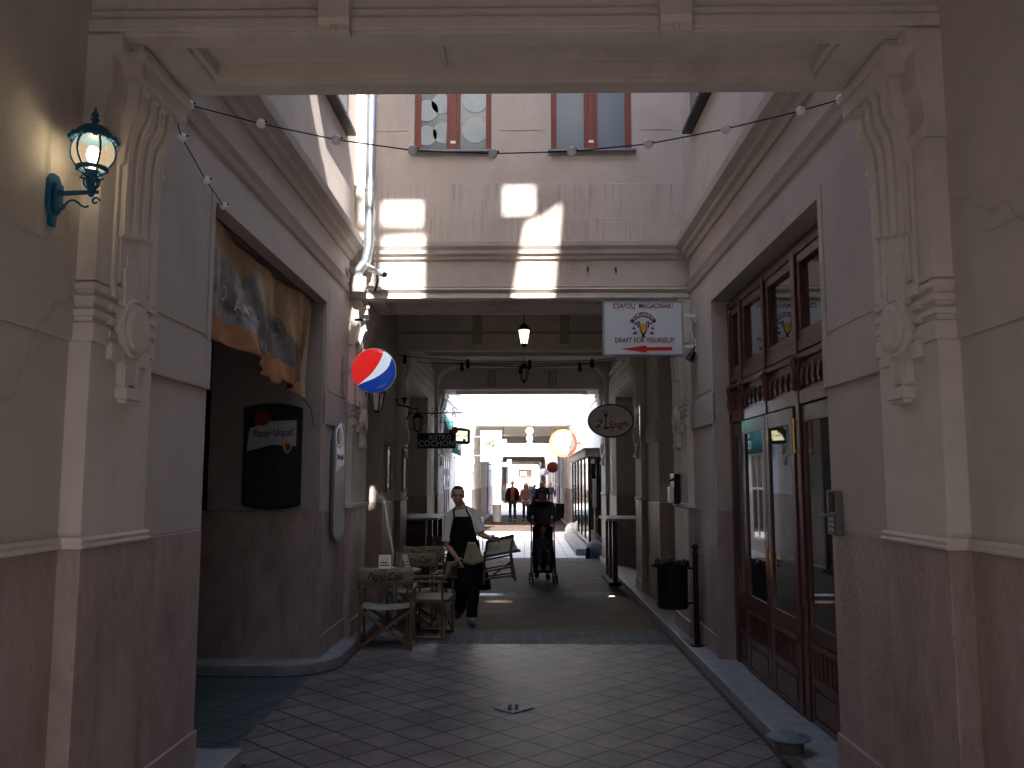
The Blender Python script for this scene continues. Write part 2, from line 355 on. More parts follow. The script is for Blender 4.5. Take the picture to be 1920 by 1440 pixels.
# ---------------------------------------------------------------- portals (pilasters, ornament, beam)
def ornament_mb(s, y0, d):
    """stucco ornament on the inner face of a pilaster that starts at y0 and is d deep"""
    m = M(); k = d / .61; yc = y0 + .33 * k; hw = .15 * k
    # backing slab and upper flutes with S-curved consoles
    xb(m, s, PIL + .01, PIL - .022, yc - hw, yc + hw, 2.66, 3.52)
    for i in range(4):
        y = yc + (i - 1.5) * hw * .62; w = hw * .36
        prof = [(PIL, 2.86 + .02 * i), (PIL - .040, 2.88 + .02 * i), (PIL - .045, 3.26), (PIL - .05, 3.32), (PIL - .06, 3.38), (PIL - .085, 3.43), (PIL - .10, 3.48), (PIL - .10, 3.56), (PIL - .115, 3.57), (PIL - .115, 3.62), (PIL, 3.62)]
        m.prism([(X(s, a), b) for a, b in prof], 'y', y - w / 2, y + w / 2)
    for yy in (yc - hw - .05 * k, yc + hw + .02 * k):
        prof = [(PIL, 2.6), (PIL - .02, 2.6), (PIL - .02, 3.2), (PIL - .04, 3.22), (PIL - .045, 3.3), (PIL - .06, 3.38), (PIL - .09, 3.46), (PIL - .095, 3.6), (PIL, 3.6)]
        m.prism([(X(s, a), b) for a, b in prof], 'y', yy, yy + .03 * k)
    # slots
    for yy in (yc - hw * .75, yc + hw * .45):
        xb(m, s, PIL, PIL - .035, yy, yy + .05 * k, 2.56, 2.74)
    xb(m, s, PIL + .01, PIL - .03, yc - hw * .6, yc + hw * .6, 2.2, 2.8)
    # collar ribs beside the disc
    for j in range(3):
        z = 2.395 + j * .062; xb(m, s, PIL + .01, PIL - .018, yc - hw * 1.35, yc + hw * 1.35, z, z + .032)
    xb(m, s, PIL + .01, PIL - .028, yc - hw * 1.3, yc + hw * 1.3, 2.30, 2.375)
    xb(m, s, PIL + .01, PIL - .028, yc - hw * 1.3, yc + hw * 1.3, 2.585, 2.64)
    # disc
    a = X(s, PIL); sg = -s
    m.lathe([(.142 * 1, -.0 * sg), (.142, .04 * sg), (.128, .05 * sg), (.124, .042 * sg), (.112, .042 * sg), (.108, .062 * sg), (.09, .070 * sg)], (a, yc, 2.47), 36, 'x')
    # pendant
    for yy in (-.55, .25):
        xb(m, s, PIL, PIL - .038, yc + hw * yy, yc + hw * (yy + .3), 2.17, 2.29)
    xb(m, s, PIL + .01, PIL - .055, yc - hw * .62, yc + hw * .62, 2.13, 2.185)
    xb(m, s, PIL + .01, PIL - .042, yc - hw * .45, yc + hw * .45, 2.11, 2.13)
    return m
def portal(root, y0, y1, orn=True, coffer=True, top=4.6, mt=None, brk=False):
    mt = mt or white_trim
    d = y1 - y0
    for s in (-1, 1):
        m = M()
        xb(m, s, PIL, 2.3, y0, y1, DADO, 2.36)
        xb(m, s, PIL - .012, 2.3, y0 - .008, y1 + .004, 2.36, 2.44)
        for z in (2.47, 2.53, 2.59): xb(m, s, PIL - .012, 2.3, y0 - .012, y1 + .003, z, z + .03)
        xb(m, s, PIL + .003, 2.3, y0 + .004, y1 - .003, 2.44, 2.63)
        xb(m, s, PIL - .006, 2.3, y0 - .005, y1 + .002, 2.63, 3.26)
        prof = [(2.3, 3.26), (PIL - .01, 3.26), (PIL - .03, 3.30), (PIL - .012, 3.34), (PIL - .015, 3.42), (PIL - .04, 3.50), (PIL - .04, 3.66), (PIL - .075, 3.69), (PIL - .075, 3.757), (2.3, 3.757)]
        m.prism([(X(s, a), b) for a, b in prof], 'y', y0 - .02, y1 + .006)
        p = m.build('pilaster', mt, root, bevel=.004)
        if orn:
            ornament_mb(s, y0, d).build('ornament', mt, p, bevel=.004)
        a = M(); xb(a, s, PIL - .13, PIL, y0 + .08, y1 - .01, 3.6, 3.757); xb(a, s, PIL - .15, PIL, y0 + .06, y1, 3.68, 3.72)
        a.build('architrave', mt, p, bevel=.005)
        b = M(); xb(b, s, PIL - .006, 2.3, y0 - .006, y1 + .003, 0.02, DADO); xb(b, s, PIL - .022, 2.3, y0 - .022, y1 + .018, .0, .27)
        b.build('dado', marb, root, bevel=.006)
        c = M(); prof = [(2.2, DADO), (PIL - .02, DADO), (PIL - .03, DADO + .012), (PIL - .015, DADO + .022), (PIL - .024, DADO + .036), (PIL - .01, DADO + .048), (2.2, DADO + .048)]
        c.prism([(X(s, a_), b_) for a_, b_ in prof], 'y', y0 - .024, y1 + .02)
        c.build('dado_moulding', mt, root, bevel=.002)
    xl, xr = X(-1, 2.05), X(1, 2.05)
    m = M()
    if coffer:
        e = min(.13, d * .2)
        m.box(xl, xr, y0, y0 + e, 3.76, 3.86); m.box(xl, xr, y1 - e, y1, 3.76, 3.86)
        for s in (-1, 1): xb(m, s, 2.05, 1.52, y0 + e, y1 - e, 3.76, 3.86)
        # inner step
        m.box(X(-1, 1.52), X(1, 1.52), y1 - e - .03, y1 - e, 3.785, 3.86)
        m.box(X(-1, 1.52), X(1, 1.52), y0 + e, y0 + e + .02, 3.80, 3.86)
        for s in (-1, 1): xb(m, s, 1.52, 1.49, y0 + e + .02, y1 - e - .03, 3.785, 3.86)
        m.box(X(-1, .35), X(-1, .33), y0 + e + .02, y1 - e - .03, 3.835, 3.86)
    else: m.box(xl, xr, y0, y1, 3.76, 3.86)
    m.box(xl, xr, y0 + .004, y1 - .004, 3.86, top)
    # fascia bands on the front
    m.box(xl, xr, y0 - .02, y0, 3.775, 3.83); m.box(xl, xr, y0 - .008, y0, 3.83, 3.875)
    bm_ = m.build('beam', mt, root, bevel=.005)
    for sx_ in (-.76, .76) if brk else ():
        b = M(); x = CX - .03 + sx_
        b.prism([(y0 - .075, 4.2), (y0 - .075, 3.80), (y0 - .06, 3.77), (y0 - .06, 3.735), (y0, 3.735), (y0, 4.2)], 'x', x - .07, x + .07)
        b.prism([(y0 - .062, 3.765), (y0 - .062, 3.735), (y0 - .075, 3.735), (y0 - .072, 3.765)], 'x', x - .012, x + .012)
        b.build('bracket', mt, bm_, bevel=.003)

# ---------------------------------------------------------------- foreground bay
fg = thing('arcade_building', 'cream foreground arcade building with red marble dado and a coffered beam overhead', 'building', (0, 0, 0))
portal(fg, 3.69, 4.31, brk=True)
for s in (-1, 1):
    m = M(); xb(m, s, 1.925, 2.5, -3, 3.69, DADO, 2.36); xb(m, s, 1.91, 2.5, -3, 3.69, 2.36, 4.6)
    m.box(*sorted((X(s, 1.90), X(s, 1.91))), 3.02, 3.05, 2.62, 4.2) if False else None
    # shallow vertical panel relief
    xb(m, s, 1.903, 1.912, -3, 3.40, 2.74, 4.5)
    m.build('wall', plaster, fg, bevel=.006)
    b = M(); xb(b, s, 1.92, 2.4, -3, 3.69, .0, DADO); xb(b, s, 1.905, 2.4, -3, 3.67, 0, .27)
    b.build('dado', marb, fg, bevel=.006)
    c = M(); prof = [(2.2, DADO), (1.90, DADO), (1.89, DADO + .012), (1.905, DADO + .022), (1.896, DADO + .036), (1.91, DADO + .048), (2.2, DADO + .048)]
    c.prism([(X(s, a_), b_) for a_, b_ in prof], 'y', -3, 3.67)
    c.build('dado_moulding', white_trim, fg, bevel=.002)
m = M(); m.box(X(-1, 2.5), X(1, 2.5), -3, 3.69, 4.45, 4.6)
for y in (.2,): m.box(X(-1, 1.9), X(1, 1.9), y - .25, y + .25, 3.9, 4.45)
m.build('ceiling', plaster, fg, bevel=.01)
# added unseen wall that blocks the sun; holes shaped to cast sun patches
def holed(name, outer, holes, y, thick, m, parent):
    loops = [[Vector((x, z, 0)) for x, z in outer]] + [[Vector((x, z, 0)) for x, z in h] for h in holes]
    tri = geometry.tessellate_polygon(loops); flat = [p for l in loops for p in l]
    mb = M(); n = len(flat)
    vs = [(p.x, y, p.y) for p in flat] + [(p.x, y + thick, p.y) for p in flat]
    fs = [tuple(t) for t in tri] + [tuple(i + n for i in t[::-1]) for t in tri]
    o = 0
    for l in loops:
        k = len(l); fs += [(o + i, o + (i + 1) % k, o + (i + 1) % k + n, o + i + n) for i in range(k)]; o += k
    return mb.add(vs, fs).build(name, m, parent)
FY = 9.45
def back(x, z, y=4.2):          # where the sun ray that ends at (x, FY, z) crosses the plane y
    t = (FY - y) / SUN.y; return (x - SUN.x * t, z - SUN.z * t)
sun_patches = [
    [(-1.60, 4.585), (-1.14, 4.56), (-1.14, 4.90), (-1.60, 4.90)],
    [(-1.84, 4.60), (-1.70, 4.60), (-1.70, 4.93), (-1.84, 4.93)],
    [(-1.59, 3.70), (-1.12, 3.70), (-1.12, 4.50), (-1.59, 4.47)],
    [(-1.9, 3.5), (-1.70, 3.5), (-1.70, 4.5), (-1.9, 4.5)],
    [(-.23, 4.70), (.12, 4.72), (.12, 5.08), (-.23, 5.08)],
    [(-.15, 3.6), (.30, 3.6), (.42, 4.86), (.22, 4.72), (.02, 4.62)],
    [(.02, 2.93), (.32, 2.93), (.36, 3.0), (.30, 3.09), (.0, 3.09)],
    [(-2.2, 5.2), (-1.76, 4.9), (-1.76, 6.0), (-1.9, 6.6), (-2.2, 6.6)],
    [(-2.3, 3.4), (-1.96, 3.4), (-1.96, 5.0), (-2.3, 5.1)],
]
holes = [[back(*p) for p in h] for h in sun_patches]
up = holed('upper_wall', [(-3, 4.6), (3, 4.6), (3, 12.6), (-3, 12.6)], holes, 4.15, .06, stuc, fg)  # unseen sun blocker added above the beam

# ---------------------------------------------------------------- building behind the camera (closes the passage, unseen but its light matters)
bk = thing('rear_building', 'cream building closing the passage behind the viewer', 'building')
m = M(); m.box(-5, 5, -20.2, -20, 0, 17.2)
for s in (-1, 1): xb(m, s, 2.9, 3.1, -20, -3, 0, 6)
m.build('wall', stuc, bk)

# ---------------------------------------------------------------- light well one: side buildings
Y0, Y1 = 5.25, 8.33; ZL = 3.5
def sidewall(root, s, ya, yb, oa, ob, zl, sill=True):
    m = M()
    def pier(y0, y1):
        xb(m, s, WALL, 2.3, y0, y1, DADO, 2.31)
        xb(m, s, WALL - .022, 2.3, y0, y1, 2.31, 2.61)
        xb(m, s, WALL - .008, 2.3, y0, y1, 2.61, zl)
    pier(ya, oa); pier(ob, yb)
    xb(m, s, WALL - .008, 2.3, ya, yb, zl, 4.26)
    m.build('wall', stuc, root, bevel=.006)
    # thin raised surround of the opening and panel lines
    t = M()
    for (a0, a1) in ((ya + .12, oa - .10), (ob + .10, yb - .1)):
        if a1 > a0: xb(t, s, WALL - .014, WALL, a0, a1, 2.64, zl + .12)
    xb(t, s, WALL - .016, WALL, oa - .07, oa, 2.61, zl + .07); xb(t, s, WALL - .016, WALL, ob, ob + .07, DADO, zl + .07)
    xb(t, s, WALL - .016, WALL, oa, ob, zl, zl + .07)
    prof = [(WALL, 3.80), (WALL - .03, 3.82), (WALL - .045, 3.86), (WALL - .02, 3.88), (WALL - .05, 3.93), (WALL, 3.95)]
    t.prism([(X(s, a), b) for a, b in prof], 'y', ya, yb)
    t.build('moulding', stuc, root, bevel=.003)
    c = M(); prof = [(WALL + .1, 4.2), (WALL - .03, 4.2), (WALL - .05, 4.25), (WALL - .09, 4.27), (WALL - .10, 4.30), (WALL - .165, 4.335), (WALL - .175, 4.41), (WALL + .1, 4.43)]
    c.prism([(X(s, a), b) for a, b in prof], 'y', ya, yb + (.0))
    c.build('cornice', stuc, root, bevel=.004)
    u = M(); xb(u, s, WALL - .055, 2.3, ya, yb, 4.41, 4.75); xb(u, s, WALL - .045, 2.3, ya, yb, 4.75, 4.95); xb(u, s, WALL - .035, 2.3, ya, yb, 4.95, 9.0)
    u.build('upper_wall', stuc, root, bevel=.005)
    for (wa, wb) in ((5.0, 6.1), (7.5, 8.9)):
        f = M(); xb(f, s, WALL - .055, WALL, wa, wb, 5.5, 7.2); xb(f, s, WALL - .065, WALL, wa + .55, wa + .63, 5.5, 7.2)
        f = f.build('window', redframe, root); g = M()
        xb(g, s, WALL - .060, WALL, wa + .08, wa + .55, 5.58, 7.1); xb(g, s, WALL - .060, WALL, wa + .63, wb - .08, 5.58, 7.1); g.build('pane', g_pale, f)
        q = M(); xb(q, s, WALL - .14, WALL, wa - .05, wb + .05, 5.46, 5.5); q.build('sill', black, f)
    for (a0, a1) in ((ya, oa), (ob, yb)):
        b = M(); xb(b, s, WALL - .005, 2.3, a0, a1, .0, DADO); xb(b, s, WALL - .022, 2.29, a0 - .004, a1 + .004, .01, .30)
        if a0 == ob:
            for yy in (ob + .0, ob + .14): xb(b, s, WALL - .016, WALL, yy + .01, yy + .12, .3, DADO - .004)
        b.build('dado', marb, root, bevel=.006)
lb = thing('courtyard_building', 'pink stucco courtyard building on the left with the wide dark side passage', 'building')
sidewall(lb, -1, 4.31, FY, Y0, Y1, ZL)
rb = thing('courtyard_building', 'pink stucco courtyard building on the right with the tall mahogany doorway', 'building')
sidewall(rb, 1, 4.31, FY, Y0, Y1, ZL)
# interior of the left side passage
m = M(); xw = X(-1, WALL)
m.box(-3.05, X(-1, WALL + .012), Y1 - .006, Y1 + .35, DADO + .004, 4.2); m.build('side_passage_wall', mat('shade darkened side plaster', (.34, .30, .27), .9, var=.12, vscale=3, bump=.2), lb, bevel=.01)  # plaster darkened to imitate the shade inside the passage
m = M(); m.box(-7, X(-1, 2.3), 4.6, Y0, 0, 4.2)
m.build('side_passage_wall', mat('shade darkened side plaster', (.34, .30, .27), .9, var=.12, vscale=3, bump=.2), lb, bevel=.01)
m = M(); m.box(-3.25, X(-1, WALL + .015), Y1 - .012, Y1 + .33, .08, DADO + .0); m.box(-3.28, X(-1, WALL - .0), Y1 - .03, Y1 - .012, .09, .11)
for x in (-2.20, -2.07): m.box(x - .055, x + .055, Y1 - .02, Y1 - .012, .12, DADO)
m.build('side_passage_dado', marb, lb, bevel=.004)
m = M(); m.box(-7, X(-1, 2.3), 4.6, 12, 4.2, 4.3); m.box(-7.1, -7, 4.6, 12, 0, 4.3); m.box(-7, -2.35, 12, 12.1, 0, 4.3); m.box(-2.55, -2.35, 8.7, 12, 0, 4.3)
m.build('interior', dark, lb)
# ---------------------------------------------------------------- middle building (facade and covered bays)
mb_ = thing('middle_building', 'tall pink stucco building across the passage with two red framed windows above the arch', 'building')
portal(mb_, FY, 10.32, top=3.9)
WX = [(-1.25, -.37), (.31, 1.23)]
f = M(); xl, xr = X(-1, 2.1), X(1, 2.1)
f.box(xl, xr, FY + .0, FY + .4, 3.90, 4.35)
f.box(xl, xr, FY + .0, FY + .4, 4.35, 5.5)
xs = [xl, WX[0][0], WX[0][1], WX[1][0], WX[1][1], xr]
for a, b in ((0, 1), (2, 3), (4, 5)): f.box(xs[a], xs[b], FY, FY + .4, 5.5, 7.4)
f.box(xl, xr, FY, FY + .4, 7.4, 9.0)
# stepped apron courses
ap = M(); ap.box(xl, xr, FY - .036, FY + .05, 4.40, 4.69); ap.box(xl, xr, FY - .026, FY + .05, 4.69, 4.91); ap.box(xl, xr, FY - .016, FY + .05, 4.91, 5.09); ap.build('apron_course', stuc_drip, mb_, bevel=.006)
for (a, b) in ((-1.72, -1.32), (-.28, -.02), (.0, .22), (1.33, 1.68)): f.box(a, b, FY - .006, FY, 5.72, 7.3)
f.box(xl, xr, FY - .005, FY, 5.09, 5.46) 
f.build('facade', stuc, mb_, bevel=.006)
c = M(); prof = [(FY, 4.20), (FY - .03, 4.22), (FY - .04, 4.25), (FY - .07, 4.27), (FY - .075, 4.31), (FY - .105, 4.35), (FY - .11, 4.405), (FY, 4.41)]
c.prism(prof, 'x', X(-1, 1.88), X(1, 1.88))
prof = [(FY, 3.84), (FY - .02, 3.84), (FY - .05, 3.87), (FY - .03, 3.885), (FY - .04, 3.91), (FY, 3.92)]
c.prism(prof, 'x', X(-1, 1.88), X(1, 1.88))
c.build('cornice', stuc, mb_, bevel=.003)
m = M()
for (x_, z_) in ((.71, 4.12), (1.02, 4.11)): m.bar((x_, FY + .01, z_), (x_, FY - .05, z_ - .03), .02, .02); m.bar((x_, FY - .05, z_ - .06), (x_, FY - .05, z_ + .01), .012, .012)
m.build('hook', black, mb_)
for wi, (a, b) in enumerate(WX):
    m = M(); y = FY + .10
    m.box(a, a + .065, y, y + .07, 5.5, 7.4); m.box(b - .065, b, y, y + .07, 5.5, 7.4); m.box(a, b, y, y + .07, 5.5, 5.55); m.box(a, b, y, y + .07, 7.3, 7.4)
    c_ = (a + b) / 2; m.box(c_ - .075, c_ + .075, y - .015, y + .06, 5.5, 7.4); m.box(c_ - .035, c_ + .035, y - .03, y, 5.5, 7.4)
    w = m.build('window', redframe, mb_, bevel=.004)
    g = M(); g.box(a + .06, c_ - .07, y + .03, y + .04, 5.54, 7.32); g.box(c_ + .07, b - .06, y + .03, y + .04, 5.54, 7.32)
    g.build('pane', g_blue if wi else g_pale, w)
    if wi == 0:
        q = M()
        for (x, z, r) in ((a + .13, 5.72, .12), (a + .13, 6.02, .13), (c_ - .11, 5.75, .13), (c_ - .14, 6.1, .12), (c_ + .25, 5.78, .155), (c_ + .25, 6.14, .15), (a + .2, 6.35, .12), (c_ + .25, 6.5, .14)):
            k = [(max(a + .066, min(c_ - .076, x + r * cos(t / 24 * 2 * pi))) if x < c_ else x + min(r, .155) * cos(t / 24 * 2 * pi), z + r * 1.0 * sin(t / 24 * 2 * pi)) for t in range(24)]
            q.prism(k, 'y', y + .022, y + .029)
        q.build('disc_pattern', mat('frosted discs', (.34, .40, .42), .3), w)
    q = M(); q.prism([(FY - .07, 5.478), (FY - .07, 5.455), (FY - .05, 5.455), (FY - .05, 5.474), (y + .0, 5.502), (y, 5.51)], 'x', a - .04, b + .04); q.build('sill', bluemet, w)
    q = M(); q.box(c_ - .03, c_ + .03, y - .035, y - .03, 5.6, 5.63); q.build('handle', white, w)
# covered bay walls between portals
portal(mb_, 13.2, 13.9, top=5.0)
portal(mb_, 18.9, 20.0, top=5.0)
for s in (-1, 1):
    m = M(); b = M()
    # wall after portal two: recess then jamb
    xb(m, s, 2.2, 2.5, 10.32, 12.2, DADO, 4.5); xb(b, s, 2.195, 2.5, 10.32, 12.2, 0, DADO)
    xb(m, s, WALL, 2.5, 11.9, 13.2, DADO, 4.5); xb(b, s, WALL - .004, 2.5, 11.896, 13.2, 0, DADO)
    xb(m, s, WALL, 2.5, 9.86, 11.9, 3.45, 4.5)
    xb(m, s, WALL - .02, 2.5, 12.0, 13.1, 2.31, 2.61)
    # second recess
    xb(m, s, 2.38, 2.6, 13.9, 18.0, DADO, 3.45); xb(b, s, 2.375, 2.6, 13.9, 18.0, 0, DADO)
    xb(m, s, WALL, 2.6, 17.4, 18.9, DADO, 4.3); xb(b, s, WALL - .004, 2.6, 17.396, 18.9, 0, DADO)
    xb(m, s, WALL, 2.6, 13.9, 17.4, 3.45, 4.3)
    m.build('wall', plaster, mb_, bevel=.008); b.build('dado', marb, mb_, bevel=.006)
    t = M()
    for i in range(4): xb(t, s, WALL - .02 - .012 * i, WALL, 13.9, 18.9, 3.5 + i * .16, 3.56 + i * .16)
    xb(t, s, WALL - .03, 2.38, 13.9, 17.4, 3.43, 3.452)
    t.build('moulding', white_trim, mb_, bevel=.004)
# ceilings
m = M(); m.box(xl, xr, 9.86, 13.2, 4.42, 4.6); m.box(xl, xr, 13.9, 18.9, 4.25, 4.5)
for x in (-.72, .62): m.box(x - .07, x + .07, 13.165, 13.2, 3.86, 4.42)
m.box(xl, xr, 13.17, 13.2, 4.02, 4.06)
for x in (-.72, .62):
    for k in range(3): m.box(x - .09 + k * .07, x - .05 + k * .07, 18.87, 18.9, 3.8, 4.2)
m.build('ceiling', mat('brown ceiling plaster', (.40, .335, .27), .85, var=.08), mb_, bevel=.006)
# rounded-corner arch frame at 18.2
m = M(); pts = []
hw, zt, r = 1.80, 4.2, .36
pts.append((X(-1, hw), 18.2, DADO + .05)); pts.append((X(-1, hw), 18.2, zt - r - .25)); 
for i in range(9):
    a = pi - i / 8 * pi / 2; pts.append((X(-1, hw) + r + r * cos(a), 18.2, zt - r + r * sin(a)))
for i in range(9):
    a = pi / 2 - i / 8 * pi / 2; pts.append((X(1, hw) - r + r * cos(a), 18.2, zt - r + r * sin(a)))
pts.append((X(1, hw), 18.2, zt - r - .25)); pts.append((X(1, hw), 18.2, DADO + .05))
m.tube(pts, .05, 8); 
for s in (-1, 1):   # spandrels
    pl = [(X(s, 2.0), zt + .1), (X(s, hw), zt - r)] + [(X(s, hw) - s * (r - r * cos(i / 8 * pi / 2)), zt - r + r * sin(i / 8 * pi / 2)) for i in range(9)] + [(X(s, hw - r), zt + .1)]
    m.prism(pl, 'y', 18.16, 18.9)
m.build('arch_frame', white_trim, mb_, smooth=False)

# roof over the middle building
m = M(); m.box(xl, xr, FY + .4, 20.0, 5.0, 5.2); m.box(xl, xr, 19.6, 20.0, 4.5, 5.0)
m.build('roof', stuc, mb_)

# ---------------------------------------------------------------- second court and everything beyond
glare_render = mat('render paled for glare', (.84, .83, .82), .85, var=.05, bump=.1)  # court walls whitened to stand in for strong sunlight
glare_dado = mat('pink dado paled for glare', (.58, .46, .43), .8, var=.08, bump=.15)  # dado lightened along with the walls for the same glare
def court(root, s, ya, yb, h):
    m = M(); xb(m, s, WALL + .02, 2.5, ya, yb, DADO, h); m.build('wall', glare_render, root)
    b = M(); xb(b, s, WALL + .01, 2.5, ya, yb, 0, DADO); b.build('dado', glare_dado, root)
    t = M(); xb(t, s, WALL - .1, 2.5, ya, yb, 4.26, 4.4); xb(t, s, WALL - .03, 2.5, ya, yb, 3.82, 3.92); t.build('cornice', glare_render, root)
    n = int((yb - ya) / 3.4)
    for i in range(n):
        y = ya + 1.0 + i * 3.3
        f = M()
        for yy in (y, y + .5, y + 1.0, y + 1.55): xb(f, s, WALL - .01, WALL + .03, yy, yy + .06, .9 if i else .3, 2.45)
        for z in ((.9 if i else .3), 1.55, 2.4): xb(f, s, WALL - .01, WALL + .03, y, y + 1.61, z, z + .06)
        fo = f.build('window', white if s < 0 else wood_dk, root); g = M(); xb(g, s, WALL + .005, WALL + .03, y + .03, y + 1.58, (.9 if i else .3) + .03, 2.42); g.build('pane', g_dark, fo)
l2 = thing('court_house', 'sunlit pale house on the left of the second court beside the teal banner', 'building'); court(l2, -1, 20, 31, 5.4)
r2 = thing('court_house', 'sunlit pale house on the right of the second court behind the glass show window', 'building'); court(r2, 1, 20, 31, 4.6)
def block(name, label, ya, yb, h=7.5):
    r = thing(name, label, 'building')
    portal(r, ya, ya + .8, top=4.3); portal(r, (ya + yb) / 2 - .4, (ya + yb) / 2 + .4, orn=False, top=4.3, coffer=False); portal(r, yb - .8, yb, orn=False, top=4.3, coffer=False)
    m = M(); m.box(xl, xr, ya, ya + .4, 4.3, h); m.box(xl, xr, ya - .025, ya, 4.26, 4.4); m.box(xl, xr, ya + .41, yb - .31, 4.31, 4.49); m.box(xl, xr, yb - .3, yb, 4.5, h)
    for s in (-1, 1): xb(m, s, WALL, 2.5, ya + .8, yb, DADO, 4.3)
    m.build('wall', glare_render, r)
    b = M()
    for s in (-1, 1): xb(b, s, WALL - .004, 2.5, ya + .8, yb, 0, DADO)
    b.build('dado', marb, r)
    return r
b3 = block('passage_block', 'covered block beyond the second court with a row of white globe lamps', 31, 46)
l3 = thing('court_house', 'small far pale house on the left of the third court', 'building'); court(l3, -1, 46, 70, 7)
r3 = thing('court_house', 'small far pale house on the right of the third court by the red round sign', 'building'); court(r3, 1, 46, 70, 5)
b4 = block('passage_block', 'farthest covered block ending at the bright street', 70, 105)
# street end
e = thing('street_building', 'pale blue grey building across the street at the far end', 'building')
m = M(); m.box(-14, 14, 119, 125, 0, 12); m.build('wall', mat('pale blue facade', (.75, .80, .86), .8), e)
m = M(); m.box(-.75, 1.0, 118.7, 119.05, 0, 5.2); s_ = m.build('shopfront', mat('dark shopfront', (.10, .06, .05), .6, var=.4, vscale=2), e)
m = M(); m.prism([(118.7, 4.4), (117.6, 3.7), (117.6, 3.4), (118.7, 3.5)], 'x', -.9, 1.15); m.build('awning', mat('peach awning', (.75, .35, .22), .8), e)
m = M(); m.box(-.55, .3, 118.6, 118.7, 2.6, 3.15); m.box(-.5, -.1, 118.6, 118.7, .8, 1.8); m.build('sign_panel', white, e)
# ================================================================ OBJECTS
R = cam.rotation_euler.to_matrix()
def at(px, py, Y):
    """point of the place seen at photo pixel (px, py) on the plane y = Y"""
    d = R @ Vector(((px - 960) / FPX, (720 - py) / FPX, -1)); t = Y / d.y
    return Vector((d.x * t, Y, CAMZ + d.z * t))
def atx(px, py, x):
    d = R @ Vector(((px - 960) / FPX, (720 - py) / FPX, -1)); t = x / d.x
    return Vector((x, d.y * t, CAMZ + d.z * t))
